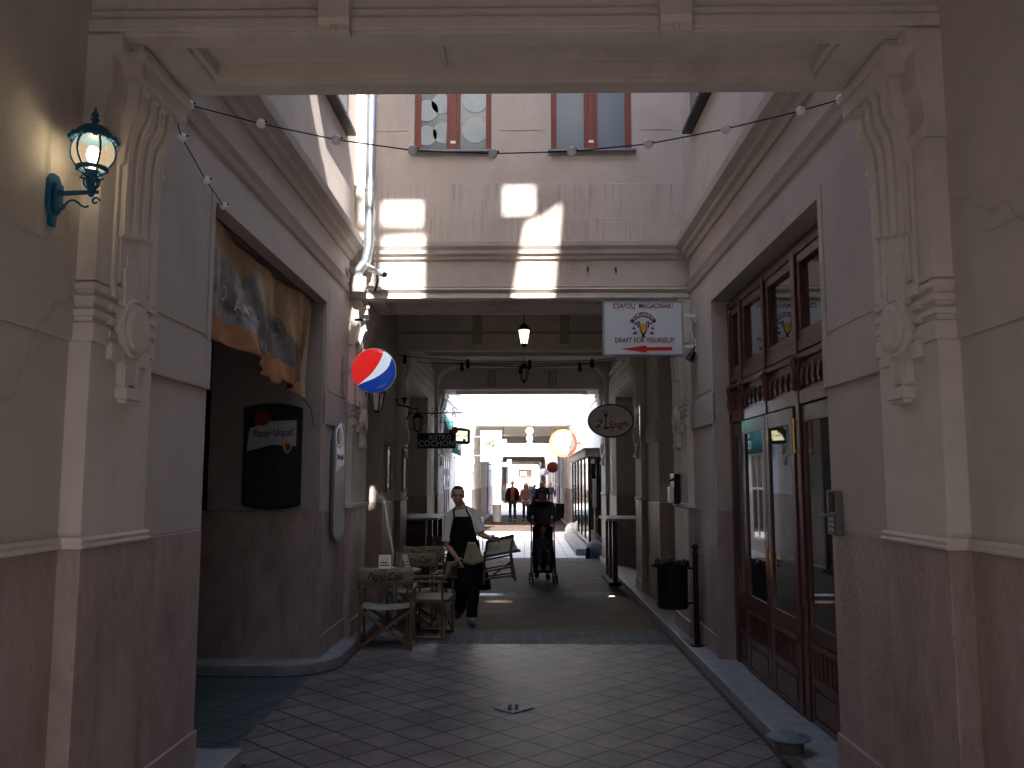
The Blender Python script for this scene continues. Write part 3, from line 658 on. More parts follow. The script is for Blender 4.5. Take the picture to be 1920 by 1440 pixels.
# ---------------------------------------------------------------- entrance door on the right (part of the right building)
def doorway():
    x = X(1, WALL + .15); d = .07
    fr = M(); T = lambda a, b, z0, z1, p=0: fr.box(x - p, x + d, a, b, z0, z1)
    ya, yb = 5.27, 8.30
    posts = [(yb - .09, yb), (7.80, 7.89), (7.0, 7.06), (6.22, 6.30), (ya, ya + .3)]
    for a, b in posts[:1] + posts[4:]: T(a, b, .10, 3.46, .02)
    T(7.795, 7.88, .10, 3.46, .025); T(6.20, 6.29, .1, 3.46, .025)
    T(7.02, 7.075, 2.30, 3.46, .03)
    T(ya, yb, 3.39, 3.46, .02); T(ya, yb, 2.68, 2.76, .015); T(ya, yb, 2.62, 2.66, .03); T(ya, yb, 2.30, 2.40, .02); T(ya, yb, 2.40, 2.68, .0)
    # transom sashes
    for a, b in ((7.88, 8.21), (7.075, 7.795), (6.29, 7.02), (5.57, 6.2)):
        T(a, b, 2.76, 2.83, .006); T(a, b, 3.32, 3.39, .006); T(a, a + .06, 2.83, 3.32, .006); T(b - .06, b, 2.83, 3.32, .006)
    o = fr.build('door_frame', wood, rb, bevel=.006)
    g = M()
    for a, b in ((7.94, 8.15), (7.135, 7.735), (6.35, 6.96), (5.63, 6.14)): g.box(x + .03, x + .036, a, b, 2.83, 3.32)
    g.build('pane', g_dark, o)
    c = M()    # carved band of leaves and small drops
    for a, b in ((7.88, 8.21), (7.08, 7.78), (6.30, 7.0), (5.6, 6.2)):
        n = max(2, int((b - a) / .12))
        for i in range(n):
            y = a + (b - a) * (i + .5) / n
            c.prism([(x, 2.56), (x - .012, 2.55), (x - .022, 2.47), (x - .014, 2.43), (x, 2.42)], 'y', y - .022, y + .022)
    for y in (8.25, 7.84, 7.05, 6.25, 5.5):
        c.tube([(x - .02, y, 2.40), (x - .035, y, 2.46), (x - .022, y, 2.54), (x - .04, y, 2.62), (x - .02, y, 2.67)], [.015, .022, .024, .022, .012], 8)
    c.build('carving', wood, o, bevel=.003)
    def leaf(a, b, swing, knob=None, name='door_leaf'):
        m = M(); p = .035 if swing else .01
        B = lambda y0, y1, z0, z1, q=0: m.box(x - p - q, x + .04 - p, y0, y1, z0, z1)
        w = .085 if swing else .05
        B(a, a + w, .12, 2.29); B(b - w, b, .12, 2.29); B(a + w, b - w, 2.17, 2.29); B(a + w, b - w, .66, .77)
        m.box(x - p + .012, x + .03, a + w, b - w, .14, .66); B(a + w, b - w, .36, .42, .004); B(a + w, b - w, .12, .15)
        n = max(3, int((b - a - 2 * w) / .075))
        for i in range(n + 1):
            y = a + w + (b - a - 2 * w) * i / n; m.box(x - p + .004, x - p + .012, y - .006, y + .006, .42, .64)
        m.box(x - p - .012, x - p, a + w * .6, b - w * .6, .615, .655); m.box(x - p, x - p + .014, a + w + .03, b - w - .03, .17, .34)
        o = m.build(name, wood, rb, bevel=.005)
        M().box(x - p + .015, x - p + .022, a + w, b - w, .77, 2.17).build('pane', g_dark, o)
        if knob:
            k = M(); k.box(x - p - .008, x - p, knob - .018, knob + .018, 1.0, 1.2)
            k.tube([(x - p - .01, knob, 1.13), (x - p - .05, knob, 1.13), (x - p - .055, knob + .09, 1.13)], .009, 8)
            k.build('handle', mat('brass', (.55, .36, .14), .25, metal=.9), o)
        return o
    leaf(7.06, 7.79, True, 7.11); leaf(6.31, 7.045, True, 6.99)
    leaf(7.89, 8.205, False, name='side_light'); leaf(5.58, 6.19, False, name='side_light')
    k = M(); k.tube([(x - .06, 6.22, 1.95), (x - .06, 6.22, 2.2)], .012, 8); k.box(x - .06, x - .03, 6.21, 6.23, 1.96, 1.98); k.box(x - .06, x - .03, 6.21, 6.23, 2.17, 2.19)
    k.build('pull_bar', mat('brass', (.55, .36, .14), .25, metal=.9), o)
    s = M(); s.box(x - .18, x + .1, 5.26, 8.32, .09, .104); s.build('door_sill', stone, rb, bevel=.006)
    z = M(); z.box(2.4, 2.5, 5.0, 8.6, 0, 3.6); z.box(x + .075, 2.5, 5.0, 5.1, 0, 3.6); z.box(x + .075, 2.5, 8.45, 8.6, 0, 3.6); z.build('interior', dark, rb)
doorway()
# ---------------------------------------------------------------- teal wall lantern, lit
def globe_glass():
    m = bpy.data.materials.new('milky lit globe'); m.use_nodes = True; t = m.node_tree; t.nodes.clear()
    o = t.nodes.new('ShaderNodeOutputMaterial'); tr = t.nodes.new('ShaderNodeBsdfTransparent'); em = t.nodes.new('ShaderNodeEmission'); em.inputs[0].default_value = (1, .72, .42, 1); em.inputs[1].default_value = .16
    gl = t.nodes.new('ShaderNodeBsdfGlossy'); gl.inputs['Roughness'].default_value = .1; a = t.nodes.new('ShaderNodeMixShader'); b = t.nodes.new('ShaderNodeMixShader'); a.inputs[0].default_value = .6; b.inputs[0].default_value = .07
    t.links.new(tr.outputs[0], a.inputs[1]); t.links.new(em.outputs[0], a.inputs[2]); t.links.new(a.outputs[0], b.inputs[1]); t.links.new(gl.outputs[0], b.inputs[2]); t.links.new(b.outputs[0], o.inputs[0]); return m
g_globe = globe_glass()
def wall_lantern():
    yl = 3.45; xw = X(-1, 1.91); L = Vector((-1.797, yl, 0))
    r = thing('wall_lantern', 'lit teal iron wall lantern with a round ribbed globe on the left foreground wall', 'wall lantern', (xw, yl, 2.9))
    off = Vector(r.location); r.location = (0, 0, 0)
    b = M(); b.prism([(yl - .045, 2.99), (yl - .02, 3.02), (yl + .02, 3.02), (yl + .045, 2.99), (yl + .045, 2.88), (yl + .02, 2.84), (yl + .018, 2.80), (yl - .018, 2.80), (yl - .02, 2.84), (yl - .045, 2.88)], 'x', xw, xw + .022)
    b.prism([(yl - .028, 2.98), (yl + .028, 2.98), (yl + .028, 2.89), (yl + .01, 2.85), (yl - .01, 2.85), (yl - .028, 2.89)], 'x', xw + .022, xw + .04)
    b.build('back_plate', teal, r, bevel=.004)
    a = M(); a.tube([(xw + .02, yl, 2.945), (xw + .06, yl, 2.94), (L.x + .03, yl, 2.945)], [.017, .011, .008], 10)
    sc = [(xw + .03, yl, 2.90)]
    for i in range(14):
        t = i / 13; sc.append((xw + .03 + t * .13, yl, 2.875 + .022 * sin(t * 2 * pi - 1.2) + t * .03))
    a.tube(sc, .0045, 6)
    a.tube([(L.x + .02 + .018 * cos(t) * (1 - t / 9), yl, 2.905 + .018 * sin(t) * (1 - t / 9)) for t in [i * .5 for i in range(13)]], .0045, 6)
    a.tube([(xw + .05 + .02 * cos(t + 2) * (1 - t / 9), yl, 2.885 + .02 * sin(t + 2) * (1 - t / 9)) for t in [i * .5 for i in range(12)]], .004, 6)
    a.build('arm', teal, r, smooth=True)
    st = M(); st.lathe([(.008, 2.925), (.014, 2.935), (.012, 2.95), (.018, 2.965), (.013, 2.98), (.022, 3.01), (.016, 3.02), (.03, 3.035)], (L.x, L.y, 0), 12)
    for k in range(6):
        t = k / 6 * 2 * pi + .3; c_, s_ = cos(t), sin(t)
        st.tube([(L.x + c_ * q, L.y + s_ * q, z) for q, z in ((.012, 2.955), (.028, 2.975), (.032, 2.995), (.02, 3.0))], .0045, 6)
        st.tube([(L.x + c_ * q, L.y + s_ * q, z) for q, z in ((.014, 3.0), (.045, 3.004), (.03, 3.02), (.05, 3.035), (.062, 3.04))], .005, 6)
    st.build('stem', teal, r, smooth=True)
    cg = M(); zc = 3.115; Rg = .083
    for k in range(6):
        t = k / 6 * 2 * pi + .25
        cg.tube([(L.x + (Rg + .004) * cos(p) * cos(t), L.y + (Rg + .004) * cos(p) * sin(t), zc + Rg * 1.02 * sin(p)) for p in [(-.95 + i * .19) for i in range(11)]], .0048, 6)
    cg.lathe([(.05, 3.035), (.064, 3.04), (.064, 3.05), (.05, 3.052)], (L.x, L.y, 0), 20, cap=False)
    cg.build('cage', teal, r, smooth=True)
    cp = M(); cp.lathe([(.088, 3.165), (.09, 3.172), (.078, 3.185), (.07, 3.20), (.05, 3.222), (.03, 3.232), (.012, 3.238), (.012, 3.248), (.02, 3.256), (.01, 3.266), (.016, 3.277), (.007, 3.295), (.002, 3.312)], (L.x, L.y, 0), 24)
    for k in range(12):
        t = k / 12 * 2 * pi; cp.ell((L.x + .088 * cos(t), L.y + .088 * sin(t), 3.170), (.013, .013, .013), 8)
    cp.build('cap', teal, r, smooth=True, angle=50)
    g = M(); g.ell((L.x, L.y, zc), (Rg, Rg, Rg * 1.0), 28); g.build('globe', g_globe, r, smooth=True)
    bl = M(); bl.ell((L.x, L.y, zc - .01), (.026, .026, .036), 16); bl.tube([(L.x, L.y, 3.03), (L.x, L.y, zc - .03)], .013, 8)
    bl.build('bulb', mat('lit bulb', (1, .9, .7), .5, var=0, emit=(1, .80, .5), estr=14), r, smooth=True)
    li = bpy.data.lights.new('lantern_light', 'POINT'); li.energy = 38; li.color = (1, .74, .40); li.shadow_soft_size = .008
    lo = bpy.data.objects.new('lantern_light', li); COL.objects.link(lo); lo.location = (L.x, L.y, zc + .0); lo.parent = r
    bl.v = []
wall_lantern()
bulb_o = [o for o in bpy.data.objects if o.name.startswith('bulb')][0]
bulb_o.visible_shadow = True
# ---------------------------------------------------------------- hanging lanterns
def lantern(c, h, lit, label):
    r = thing('hanging_lantern', label, 'lantern', c); x = y = 0
    f = M(); w = h * .26
    f.lathe([(w * .5, -.5 * h), (w * .62, -.46 * h)], (0, 0, 0), 6); f.lathe([(w * .2, -.6 * h), (w * .4, -.5 * h), (w * .15, -.55 * h)], n=6); f.lathe([(.004, -.68 * h), (.01, -.62 * h), (.004, -.55 * h)], n=6)
    for k in range(6):
        t = k / 6 * 2 * pi; f.bar((w * .6 * cos(t), w * .6 * sin(t), -.46 * h), (w * cos(t), w * sin(t), .16 * h), .012, .012)
    f.lathe([(w * 1.12, .15 * h), (w * 1.15, .19 * h), (w * .5, .38 * h), (w * .3, .42 * h), (.008, .5 * h)], n=6)
    f.tube([(0, 0, .48 * h), (0, 0, 4.42 - c[2] if c[1] < 13.5 else 4.25 - c[2])], .007, 6)
    f.build('frame', blackm, r)
    g = M(); g.lathe([(w * .56, -.46 * h), (w * .95, .15 * h)], n=6)
    g.build('pane', mat('lit frosted pane', (.8, .75, .6), .5, var=0, emit=(1, .86, .55), estr=.75) if lit else mat('frosted pane', (.45, .45, .43), .4), r)
lantern((-.0, 12.0, 3.82), .32, True, 'lit black hanging lantern under the dark ceiling of the first covered bay')
lantern((.0, 16.6, 3.86), .36, False, 'unlit black hanging lantern in front of the pale rounded arch')
# ---------------------------------------------------------------- string lights
def festoon(pts, bulbs, name, label, bm, wr=.0035, br=.026, group=None):
    r = thing(name, label, 'string lights', (0, 0, 0), group=group)
    M().tube(pts, wr, 6).build('wire', blackm, r)
    for p in bulbs:
        m = M(); m.ell((0, 0, 0), br, 14); o = m.build('bulb', bm, r, smooth=True); o.location = p
        q = M(); q.tube([(br * .6, 0, br * .2), (br * 1.0, 0, br * .35), (br * 1.3, 0, br * .4)], [br * .2, br * .22, br * .15], 8); h = q.build('socket', blackm, o)
    return r
P = [(347, 193), (355, 197), (489, 232), (631, 262), (774, 282), (924, 288), (1072, 284), (1215, 270), (1360, 242), (1501, 208), (1576, 186)]
pp = [at(x, y, 4.38) for x, y in P]
cv = []
for i in range(len(pp) - 1):
    for k in range(4): cv.append(pp[i].lerp(pp[i + 1], k / 4))
cv.append(pp[-1])
bm = mat('frosted bulb', (.88, .89, .97), .25, var=0)
festoon(cv, pp[1:], 'string_lights', 'black string light cable with round frosted bulbs sagging across the courtyard opening', bm)
q = [atx(333, 232, -1.80), atx(341, 258, -1.82), atx(386, 338, -1.86), atx(419, 386, -1.90)]
festoon(q, q[1:], 'string_lights', 'short string of three frosted bulbs running along the left wall above the banner', bm)
def fest2(Y, zy, label, xs):
    a = []
    for px, py in xs: a.append(at(px, py, Y))
    r = thing('string_lights', label, 'string lights'); M().tube(a, .006, 6).build('wire', blackm, r)
    for p in a[1:-1:1]:
        m = M(); m.lathe([(.012, .03), (.028, .0), (.026, -.05), (.034, -.07), (.034, -.10), (.01, -.12)], n=10); o = m.build('socket', blackm, r); o.location = p
fest2(13.15, 0, 'dark cable with black lamp holders strung just below the first inner beam', [(735, 660), (759, 668), (877, 677), (993, 678), (1110, 676), (1195, 668)])
fest2(14.3, 0, 'second dark cable with black lamp holders in front of the pale rounded arch', [(782, 680), (866, 683), (976, 688), (1087, 684), (1190, 672)])
# ---------------------------------------------------------------- round lightbox sign (red, white and blue)
def globe_sign():
    c = at(701, 695, 9.1); r = thing('round_sign', 'round red, white and blue glossy lightbox sign projecting from the left pier', 'sign', c)
    m = M(); Rr = .232
    m.lathe([(.001, -.055)] + [(Rr * sin(i / 10 * pi / 2) * .97, -.055 + .03 * (1 - cos(i / 10 * pi / 2)) ) for i in range(1, 11)] + [(Rr, -.02), (Rr, .02)] + [(Rr * sin(i / 10 * pi / 2) * .97, .055 - .03 * (1 - cos(i / 10 * pi / 2))) for i in range(10, 0, -1)] + [(.001, .055)], n=64, axis='y')
    mt = bpy.data.materials.new('three colour wave'); mt.use_nodes = True; t = mt.node_tree; b = t.nodes['Principled BSDF']; b.inputs['Roughness'].default_value = .12
    tc = t.nodes.new('ShaderNodeTexCoord'); sp = t.nodes.new('ShaderNodeSeparateXYZ'); t.links.new(tc.outputs['Object'], sp.inputs[0])
    mx = t.nodes.new('ShaderNodeMapRange'); mx.inputs[1].default_value = -Rr; mx.inputs[2].default_value = Rr; t.links.new(sp.outputs[0], mx.inputs[0])
    mz = t.nodes.new('ShaderNodeMapRange'); mz.inputs[1].default_value = -Rr; mz.inputs[2].default_value = Rr; t.links.new(sp.outputs[2], mz.inputs[0])
    outs = []
    for pts in ([(-1, -.72), (-.71, -.68), (-.35, -.42), (-.1, -.2), (.13, .1), (.33, .45), (.45, .81), (.5, 1), (1, 1)], [(-1, -.8), (-.71, -.69), (-.4, -.56), (-.13, -.46), (.2, -.3), (.45, -.12), (.66, .1), (.78, .38), (.82, .6), (.86, 1), (1, 1)]):
        fc = t.nodes.new('ShaderNodeFloatCurve'); cu = fc.mapping.curves[0]
        pts = [((a + 1) / 2, (c + 1) / 2) for a, c in pts]
        cu.points[0].location = pts[0]; cu.points[1].location = pts[-1]
        for p in pts[1:-1]: cu.points.new(*p)
        fc.mapping.update(); t.links.new(mx.outputs[0], fc.inputs['Value'])
        g = t.nodes.new('ShaderNodeMath'); g.operation = 'GREATER_THAN'; t.links.new(mz.outputs[0], g.inputs[0]); t.links.new(fc.outputs[0], g.inputs[1]); outs.append(g)
    m1 = t.nodes.new('ShaderNodeMix'); m1.data_type = 'RGBA'; m1.inputs[6].default_value = (.006, .03, .22, 1); m1.inputs[7].default_value = (.52, .62, .70, 1)
    t.links.new(outs[1].outputs[0], m1.inputs[0])
    m2 = t.nodes.new('ShaderNodeMix'); m2.data_type = 'RGBA'; m2.inputs[7].default_value = (.60, .018, .018, 1); t.links.new(m1.outputs[2], m2.inputs[6]); t.links.new(outs[0].outputs[0], m2.inputs[0])
    t.links.new(m2.outputs[2], b.inputs['Base Color'])
    t.links.new(m2.outputs[2], b.inputs['Emission Color']); b.inputs['Emission Strength'].default_value = .17
    m.build('face', mt, r, smooth=True, angle=60)
    e = M(); e.lathe([(Rr + .002, -.022), (Rr + .007, -.018), (Rr + .007, .018), (Rr + .002, .022)], n=64, axis='y', cap=False); e.build('rim', white, r, smooth=True)
    k = M(); wx = X(-1, WALL - .02) - c.x; k.box(wx, wx + .02, -.05, .05, -.09, .14); k.bar((wx, 0, .05), (-Rr, 0, .02), .03, .03); k.bar((wx, 0, -.05), (-Rr, 0, -.02), .02, .02)
    k.tube([(wx + .01, -.05, -.06), (wx + .02, -.05, -.25), (wx + .05, -.04, -.36), (wx + .03, -.03, -.42), (wx + .09, -.02, -.47), (wx + .12, .1, -.40)], .006, 6)
    k.build('bracket', steel, r)
globe_sign()
# ---------------------------------------------------------------- draft beer sign
def draft_sign():
    a = at(1131, 568, 9.1); b = at(1279, 666, 9.1); c = (a + b) / 2; w = (b.x - a.x) / 2; h = (a.z - b.z) / 2
    r = thing('projecting_sign', 'white rectangular lightbox sign reading DRAFT FOR YOURSELF with a red arrow on the right wall', 'sign', c)
    M().box(-w, w, -.06, .06, -h, h).build('panel', offwhite, r, bevel=.006)
    f = M(); 
    for s in (-1, 1): f.box(s * w - .008, s * w + .008, -.065, .065, -h - .008, h + .008)
    for s in (-1, 1): f.box(-w + .008, w - .008, -.065, .065, s * h - .008, s * h + .008)
    f.build('frame', steel, r)
    y = -.061; t = M()
    text(t, 'CSAPOLJ  MAGADNAK!', .074, (0, y, h * .83), (1, 0, 0), (0, 0, 1), sx=.80, space=1.04)
    text(t, 'DRAFT FOR YOURSELF!', .074, (.01, y, -h * .47), (1, 0, 0), (0, 0, 1), sx=.80, space=1.02)
    lt = t.build('lettering', dred, r)
    q = M(); q.prism([(-.24, -h * .79), (.03, -h * .66), (.03, -h * .73), (.30, -h * .72), (.30, -h * .85), (.03, -h * .86), (.03, -h * .93)], 'y', y - .003, y); q.build('arrow', red, r)
    rb_ = M(); pl = [(.155 * cos(t_) * 1.0, -.005 + .175 * sin(t_)) for t_ in [radians(155 - i * 11.8) for i in range(12)]] + [(.115 * cos(t_), -.005 + .125 * sin(t_)) for t_ in [radians(25 + i * 11.8) for i in range(12)]]
    rb_.prism(pl, 'y', y - .002, y); rb_.build('ribbon', mat('maroon', (.10, .01, .015), .5), r)
    z = M(); 
    def wp(x, yy): th = pi / 2 - x / .15; rr = .148 + yy; return (rr * cos(th) * .95, rr * sin(th) - .005)
    text(z, 'SÖRUHAVA', .05, (0, y - .003, 0), (1, 0, 0), (0, 0, 1), warp=wp, space=1.05); z.build('ribbon_lettering', white, r)
    e = M(); e.prism([(-.035, .07), (-.045, .075), (-.037, -.03), (-.015, -.075), (-.013, -.09), (-.035, -.10), (.035, -.10), (.013, -.09), (.015, -.075), (.037, -.03), (.045, .075), (.035, .07), (.027, -.03), (0, -.065), (-.027, -.03)], 'y', y - .003, y)
    for s in (-1, 1):
        for (x, z_, l) in ((.08, .05, .03), (.10, .0, .035), (.085, -.05, .035)):
            e.prism([(s * x, z_ + l / 2), (s * (x + .018), z_ - l / 2), (s * (x - .016), z_ - l / 3)], 'y', y - .003, y)
        e.prism([(s * .05, .08), (s * .062, .07), (s * .06, 0), (s * .05, .0)], 'y', y - .003, y)
        e.prism([(s * .055, -.06), (s * .1, -.045), (s * .12, -.08), (s * .1, -.06)], 'y', y - .003, y)
    e.build('glass_outline', blackm, r)
    M().prism([(-.03, .05), (.03, .05), (.027, -.03), (0, -.068), (-.027, -.03)], 'y', y - .002, y).build('beer', amber, r)
    k = M(); wx = X(1, WALL - .016) - c.x
    for z_ in (.14, -.19): k.bar((w, 0, z_), (wx, 0, z_), .04, .03); k.box(wx - .012, wx, -.03, .03, z_ - .08, z_ + .08)
    k.tube([(wx - .03, 0, .14), (wx - .06, -.02, .0), (wx - .03, -.02, -.1), (wx - .05, 0, -.19)], .006, 6)
    k.build('bracket', white, r)
    s = thing('flood_lamp', 'small black flood lamp under the white beer sign bracket', 'spotlight', c + Vector((wx - .05, -.02, -.29)))
    m = M(); m.lathe([(.025, .05), (.035, .02), (.045, -.03), (.055, -.06), (.05, -.06)], n=14); m.xf(Matrix.Rotation(.5, 4, 'Y')); m.build('head', black, s, smooth=True, angle=40)
    M().tube([(.04, 0, .1), (.02, 0, .06), (0, 0, .03)], .012, 8).build('arm', black, s)
draft_sign()
# ---------------------------------------------------------------- security cameras, drain pipe
def pipe():
    r = thing('downpipe', 'shiny galvanised rain pipe in the left rear corner of the courtyard', 'rain pipe')
    x, y = -1.705, 9.26
    m = M(); m.tube([(x, y, 8.6), (x, y, 4.45), (x, y, 4.32), (x - .03, y, 4.16), (x - .10, y, 4.06), (x - .2, y, 4.02)], .055, 20); m.build('pipe', steel, r, smooth=True)
    q = M()
    for z in (4.95, 6.1): q.lathe([(.062, z), (.062, z + .04)], (x, y, 0), 20)
    q.lathe([(.06, 4.40), (.06, 4.46)], (x, y, 0), 20); q.build('collar', steel, r, smooth=True, angle=40)
    c = thing('security_camera', 'pale bullet security camera on a bracket below the rain pipe', 'camera', at(700, 512, 9.25))
    m = M(); m.tube([(-.04, -.0, .05), (.14, -.12, -.045)], [.034, .034], 14); m.prism([(-.06, .09), (.17, -.03), (.17, -.045), (-.06, .07)], 'y', -.1, .0); m.build('housing', white, c, smooth=True, angle=40)
    M().tube([(.14, -.12, -.045), (.155, -.128, -.053)], .028, 14).build('lens', blackm, c)
    M().tube([(.05, -.05, -.02), (.05, -.0, -.08), (.03, .03, -.15), (-.0, .1, -.18)], .013, 8).build('bracket', black, c)
    b = thing('security_camera', 'tiny grey camera under the rain pipe elbow above the round sign', 'camera', at(686, 596, 9.3))
    M().box(-.04, .05, -.04, .04, -.02, .03).build('housing', steel, b, bevel=.005); M().tube([(-.12, 0, -.02), (-.03, 0, -.02)], .015, 8).build('bracket', black, b)
    h = thing('junction_hood', 'rounded brown hood on the wall under the rain pipe', 'wall hood', at(672, 535, 9.3))
    M().lathe([(.01, .09), (.09, .09), (.09, -.02), (.07, -.08), (.03, -.10)], n=20).build('shell', stuc, h, smooth=True, angle=40)
pipe()
# ---------------------------------------------------------------- banner over the side passage
def banner():
    x0 = X(-1, WALL + .10); ya, yb = 5.22, 8.22
    r = thing('banner', 'amber printed cloth banner with a dark old pickup hung across the left side passage', 'banner')
    nu, nv = 130, 52; m = M(); vs = []
    def pos(u, v, o=0):     # u along the passage from near (0) to far (1), v from top (0) to bottom (1)
        y = ya + (yb - ya) * u; zt = 3.52 - .10 * sin(pi * u) - (.10 * max(0, (u - .9) / .1)); zb = 2.70 - .16 * u + .03 * sin(u * 9) * (u * (1 - u)) * 2 - (.04 if .58 < u < .62 else 0)
        z = zt + (zb - zt) * v
        w = .05 * sin(u * 17 + v * 2.2) * (.3 + v) + .02 * sin(u * 41 - v * 5) * (.3 + v * .8) + .05 * v * sin(u * 5)
        return (x0 + w + o, y, z)
    for i in range(nu + 1):
        for j in range(nv + 1): vs.append(pos(i / nu, j / nv))
    def inside(p, poly):
        c = False; n = len(poly)
        for i in range(n):
            a, b = poly[i], poly[i - 1]
            if (a[1] > p[1]) != (b[1] > p[1]) and p[0] < (b[0] - a[0]) * (p[1] - a[1]) / (b[1] - a[1]) + a[0]: c = not c
        return c
    ground = lambda u, v: v > .80 - .04 * u
    flag = [(.35, .12), (.40, .12), (.43, .35), (.47, .5), (.50, .86), (.49, 1.0), (.38, .80), (.36, .55), (.30, .35)]
    fold = [(.0, .25), (.12, .2), (.3, .3), (.38, .55), (.40, .80), (0, .78)]
    truck = [(.52, .42), (.56, .35), (.66, .36), (.70, .52), (.86, .55), (.96, .62), (.97, .85), (.86, .90), (.50, .72), (.44, .6)]
    win = [(.55, .44), (.58, .39), (.64, .40), (.66, .52), (.56, .52)]
    wheel = lambda u, v: ((u - .84) / .055) ** 2 + ((v - .84) / .10) ** 2 < 1
    fs = []; mi = []
    for i in range(nu):
        for j in range(nv):
            u, v = (i + .5) / nu, (j + .5) / nv; a = i * (nv + 1) + j
            k = 0
            if ground(u, v): k = 1
            if inside((u, v), fold): k = 4
            if inside((u, v), truck): k = 2
            if inside((u, v), win): k = 5
            if wheel(u, v): k = 3
            if inside((u, v), flag): k = 3
            if u > .975: k = 6
            if .88 < u < .955 and any(abs(v - q) < .022 for q in (.16, .30, .44)): k = 1
            m.add([], []); fs.append((a, a + nv + 1, a + nv + 2, a + 1)); mi.append(k)
    m.v = vs; m.f = fs; m.mi = mi
    am = mat('amber print', (.30, .15, .05), .8, var=.5, vscale=3.5, col2=(.46, .30, .16)); 
    o = m.build('cloth', [am, mat('orange print', (.38, .17, .07), .8, var=.25), mat('grey print', (.13, .11, .10), .7, var=.5, vscale=6), mat('charcoal print', (.035, .032, .033), .6, var=.6, vscale=8, col2=(.16, .15, .15)), mat('smoky print', (.12, .10, .10), .7, var=.7, vscale=7, col2=(.38, .35, .34)), mat('black print', (.02, .02, .02), .7), mat('hem cloth', (.45, .36, .22), .8)], r, smooth=True)
    sd = o.modifiers.new('thick', 'SOLIDIFY'); sd.thickness = .004
    ls = M()
    for body, u, v, s in (('O', .19, .55, .16), ('AMD', .29, .60, .14), ('OM', .44, .62, .12), ('ARTM', .40, .84, .10)):
        t = M(); text(t, body, s, (0, 0, 0), (0, 1, 0), (0, 0, 1), depth=.003)
        nv_ = []
        for p in t.v:
            uu = u + p[1] / (yb - ya) * 1.0; nv_.append(pos(uu, v - p[2] / .85, .012 + p[0]))
        ls.add(nv_, t.f)
    ls.build('lettering', mat('faded white print', (.42, .40, .38), .7), o)
    c = M(); c.tube([pos(.985, 1), (x0, yb + .02, 2.45), (x0 + .02, yb + .03, 2.35)], .006, 6); c.tube([(x0, ya, 3.49), (x0, yb + .05, 3.495)], .008, 6)
    for i in range(3): c.tube([(x0 + .02, yb + .03, 2.35), (x0 + .02 + .01 * i, yb + .02 * i, 2.27)], .003, 5)
    c.build('cord', mat('rope', (.12, .09, .06), .8), r)
banner()
# ---------------------------------------------------------------- chalkboard
def shield(m, x, z, w, h, y0, y1): m.prism([(x - w, z + h), (x + w, z + h), (x + w, z - h * .2), (x + w * .5, z - h * .8), (x, z - h), (x - w * .5, z - h * .8), (x - w, z - h * .2)], 'y', y0, y1)
def chalkboard():
    Y = 8.28; a = at(459, 765, Y); b = at(563, 948, Y); c = (a + b) / 2; w = (b.x - a.x) / 2; h = (a.z - b.z) / 2
    r = thing('menu_board', 'black beer chalkboard with a Pilsner Urquell header on the side passage wall', 'chalkboard', c)
    def outline(w, h, bul): 
        p = []
        for i in range(9): t = -1 + i / 4; p.append((w * t, h + bul * (1 - t * t)))
        for i in range(9): t = 1 - i / 4; p.append((w * t, -h - bul * (1 - t * t)))
        return p
    M().prism(outline(w, h, .04), 'y', -.02, .03).build('frame', blackm, r, bevel=.015)
    M().prism(outline(w - .03, h - .03, .035), 'y', -.024, -.02).build('slate', mat('slate', (.018, .018, .018), .65, var=.4, vscale=12), r)
    hd = M(); hd.prism([(-w + .04, h - .42), (-w + .06, h - .20), (-.04, h - .13), (w - .05, h - .12), (w - .05, h - .37), (0, h - .355)], 'y', -.028, -.024); hd.build('header', mat('cream print', (.40, .40, .39), .5), r)
    t = M(); text(t, 'Pilsner Urquell', .105, (.01, -.028, h - .245), (1, -0, .05), (-.05, 0, 1), shear=.12, sx=.62); t.build('lettering', mat('navy print', (.01, .015, .05), .5), r)
    M().lathe([(.075, -.032), (.075, -.028)], (-.10, 0, h - .10), 24, 'y').build('seal', dred, r)
    s = M(); shield(s, .15, h - .385, .04, .055, -.032, -.028); s.build('crest', gold, r)
    k = M(); shield(k, .155, h - .385, .022, .035, -.035, -.032); k.build('crest_mark', dred, r)
    ch = M()
    k.v = []
    for z_, w_ in ((-.02, .11),): ch.bar((-.02, -.026, z_), (.16, -.026, z_ + .01), .004, .004)
    for row in range(3):
        for i in range(9):
            if random.random() < .6:
                x_ = -.18 + i * .043; z_ = -.08 - row * .085
                ch.bar((x_, -.026, z_), (x_ + random.uniform(-.012, .02), -.026, z_ + random.uniform(.02, .04)), .003, .003); ch.bar((x_ + .012, -.026, z_ + .03), (x_ + .022, -.026, z_ + random.uniform(0, .02)), .003, .003)
    ch.build('chalk_marks', mat('chalk', (.10, .10, .10), .9), r)
chalkboard()
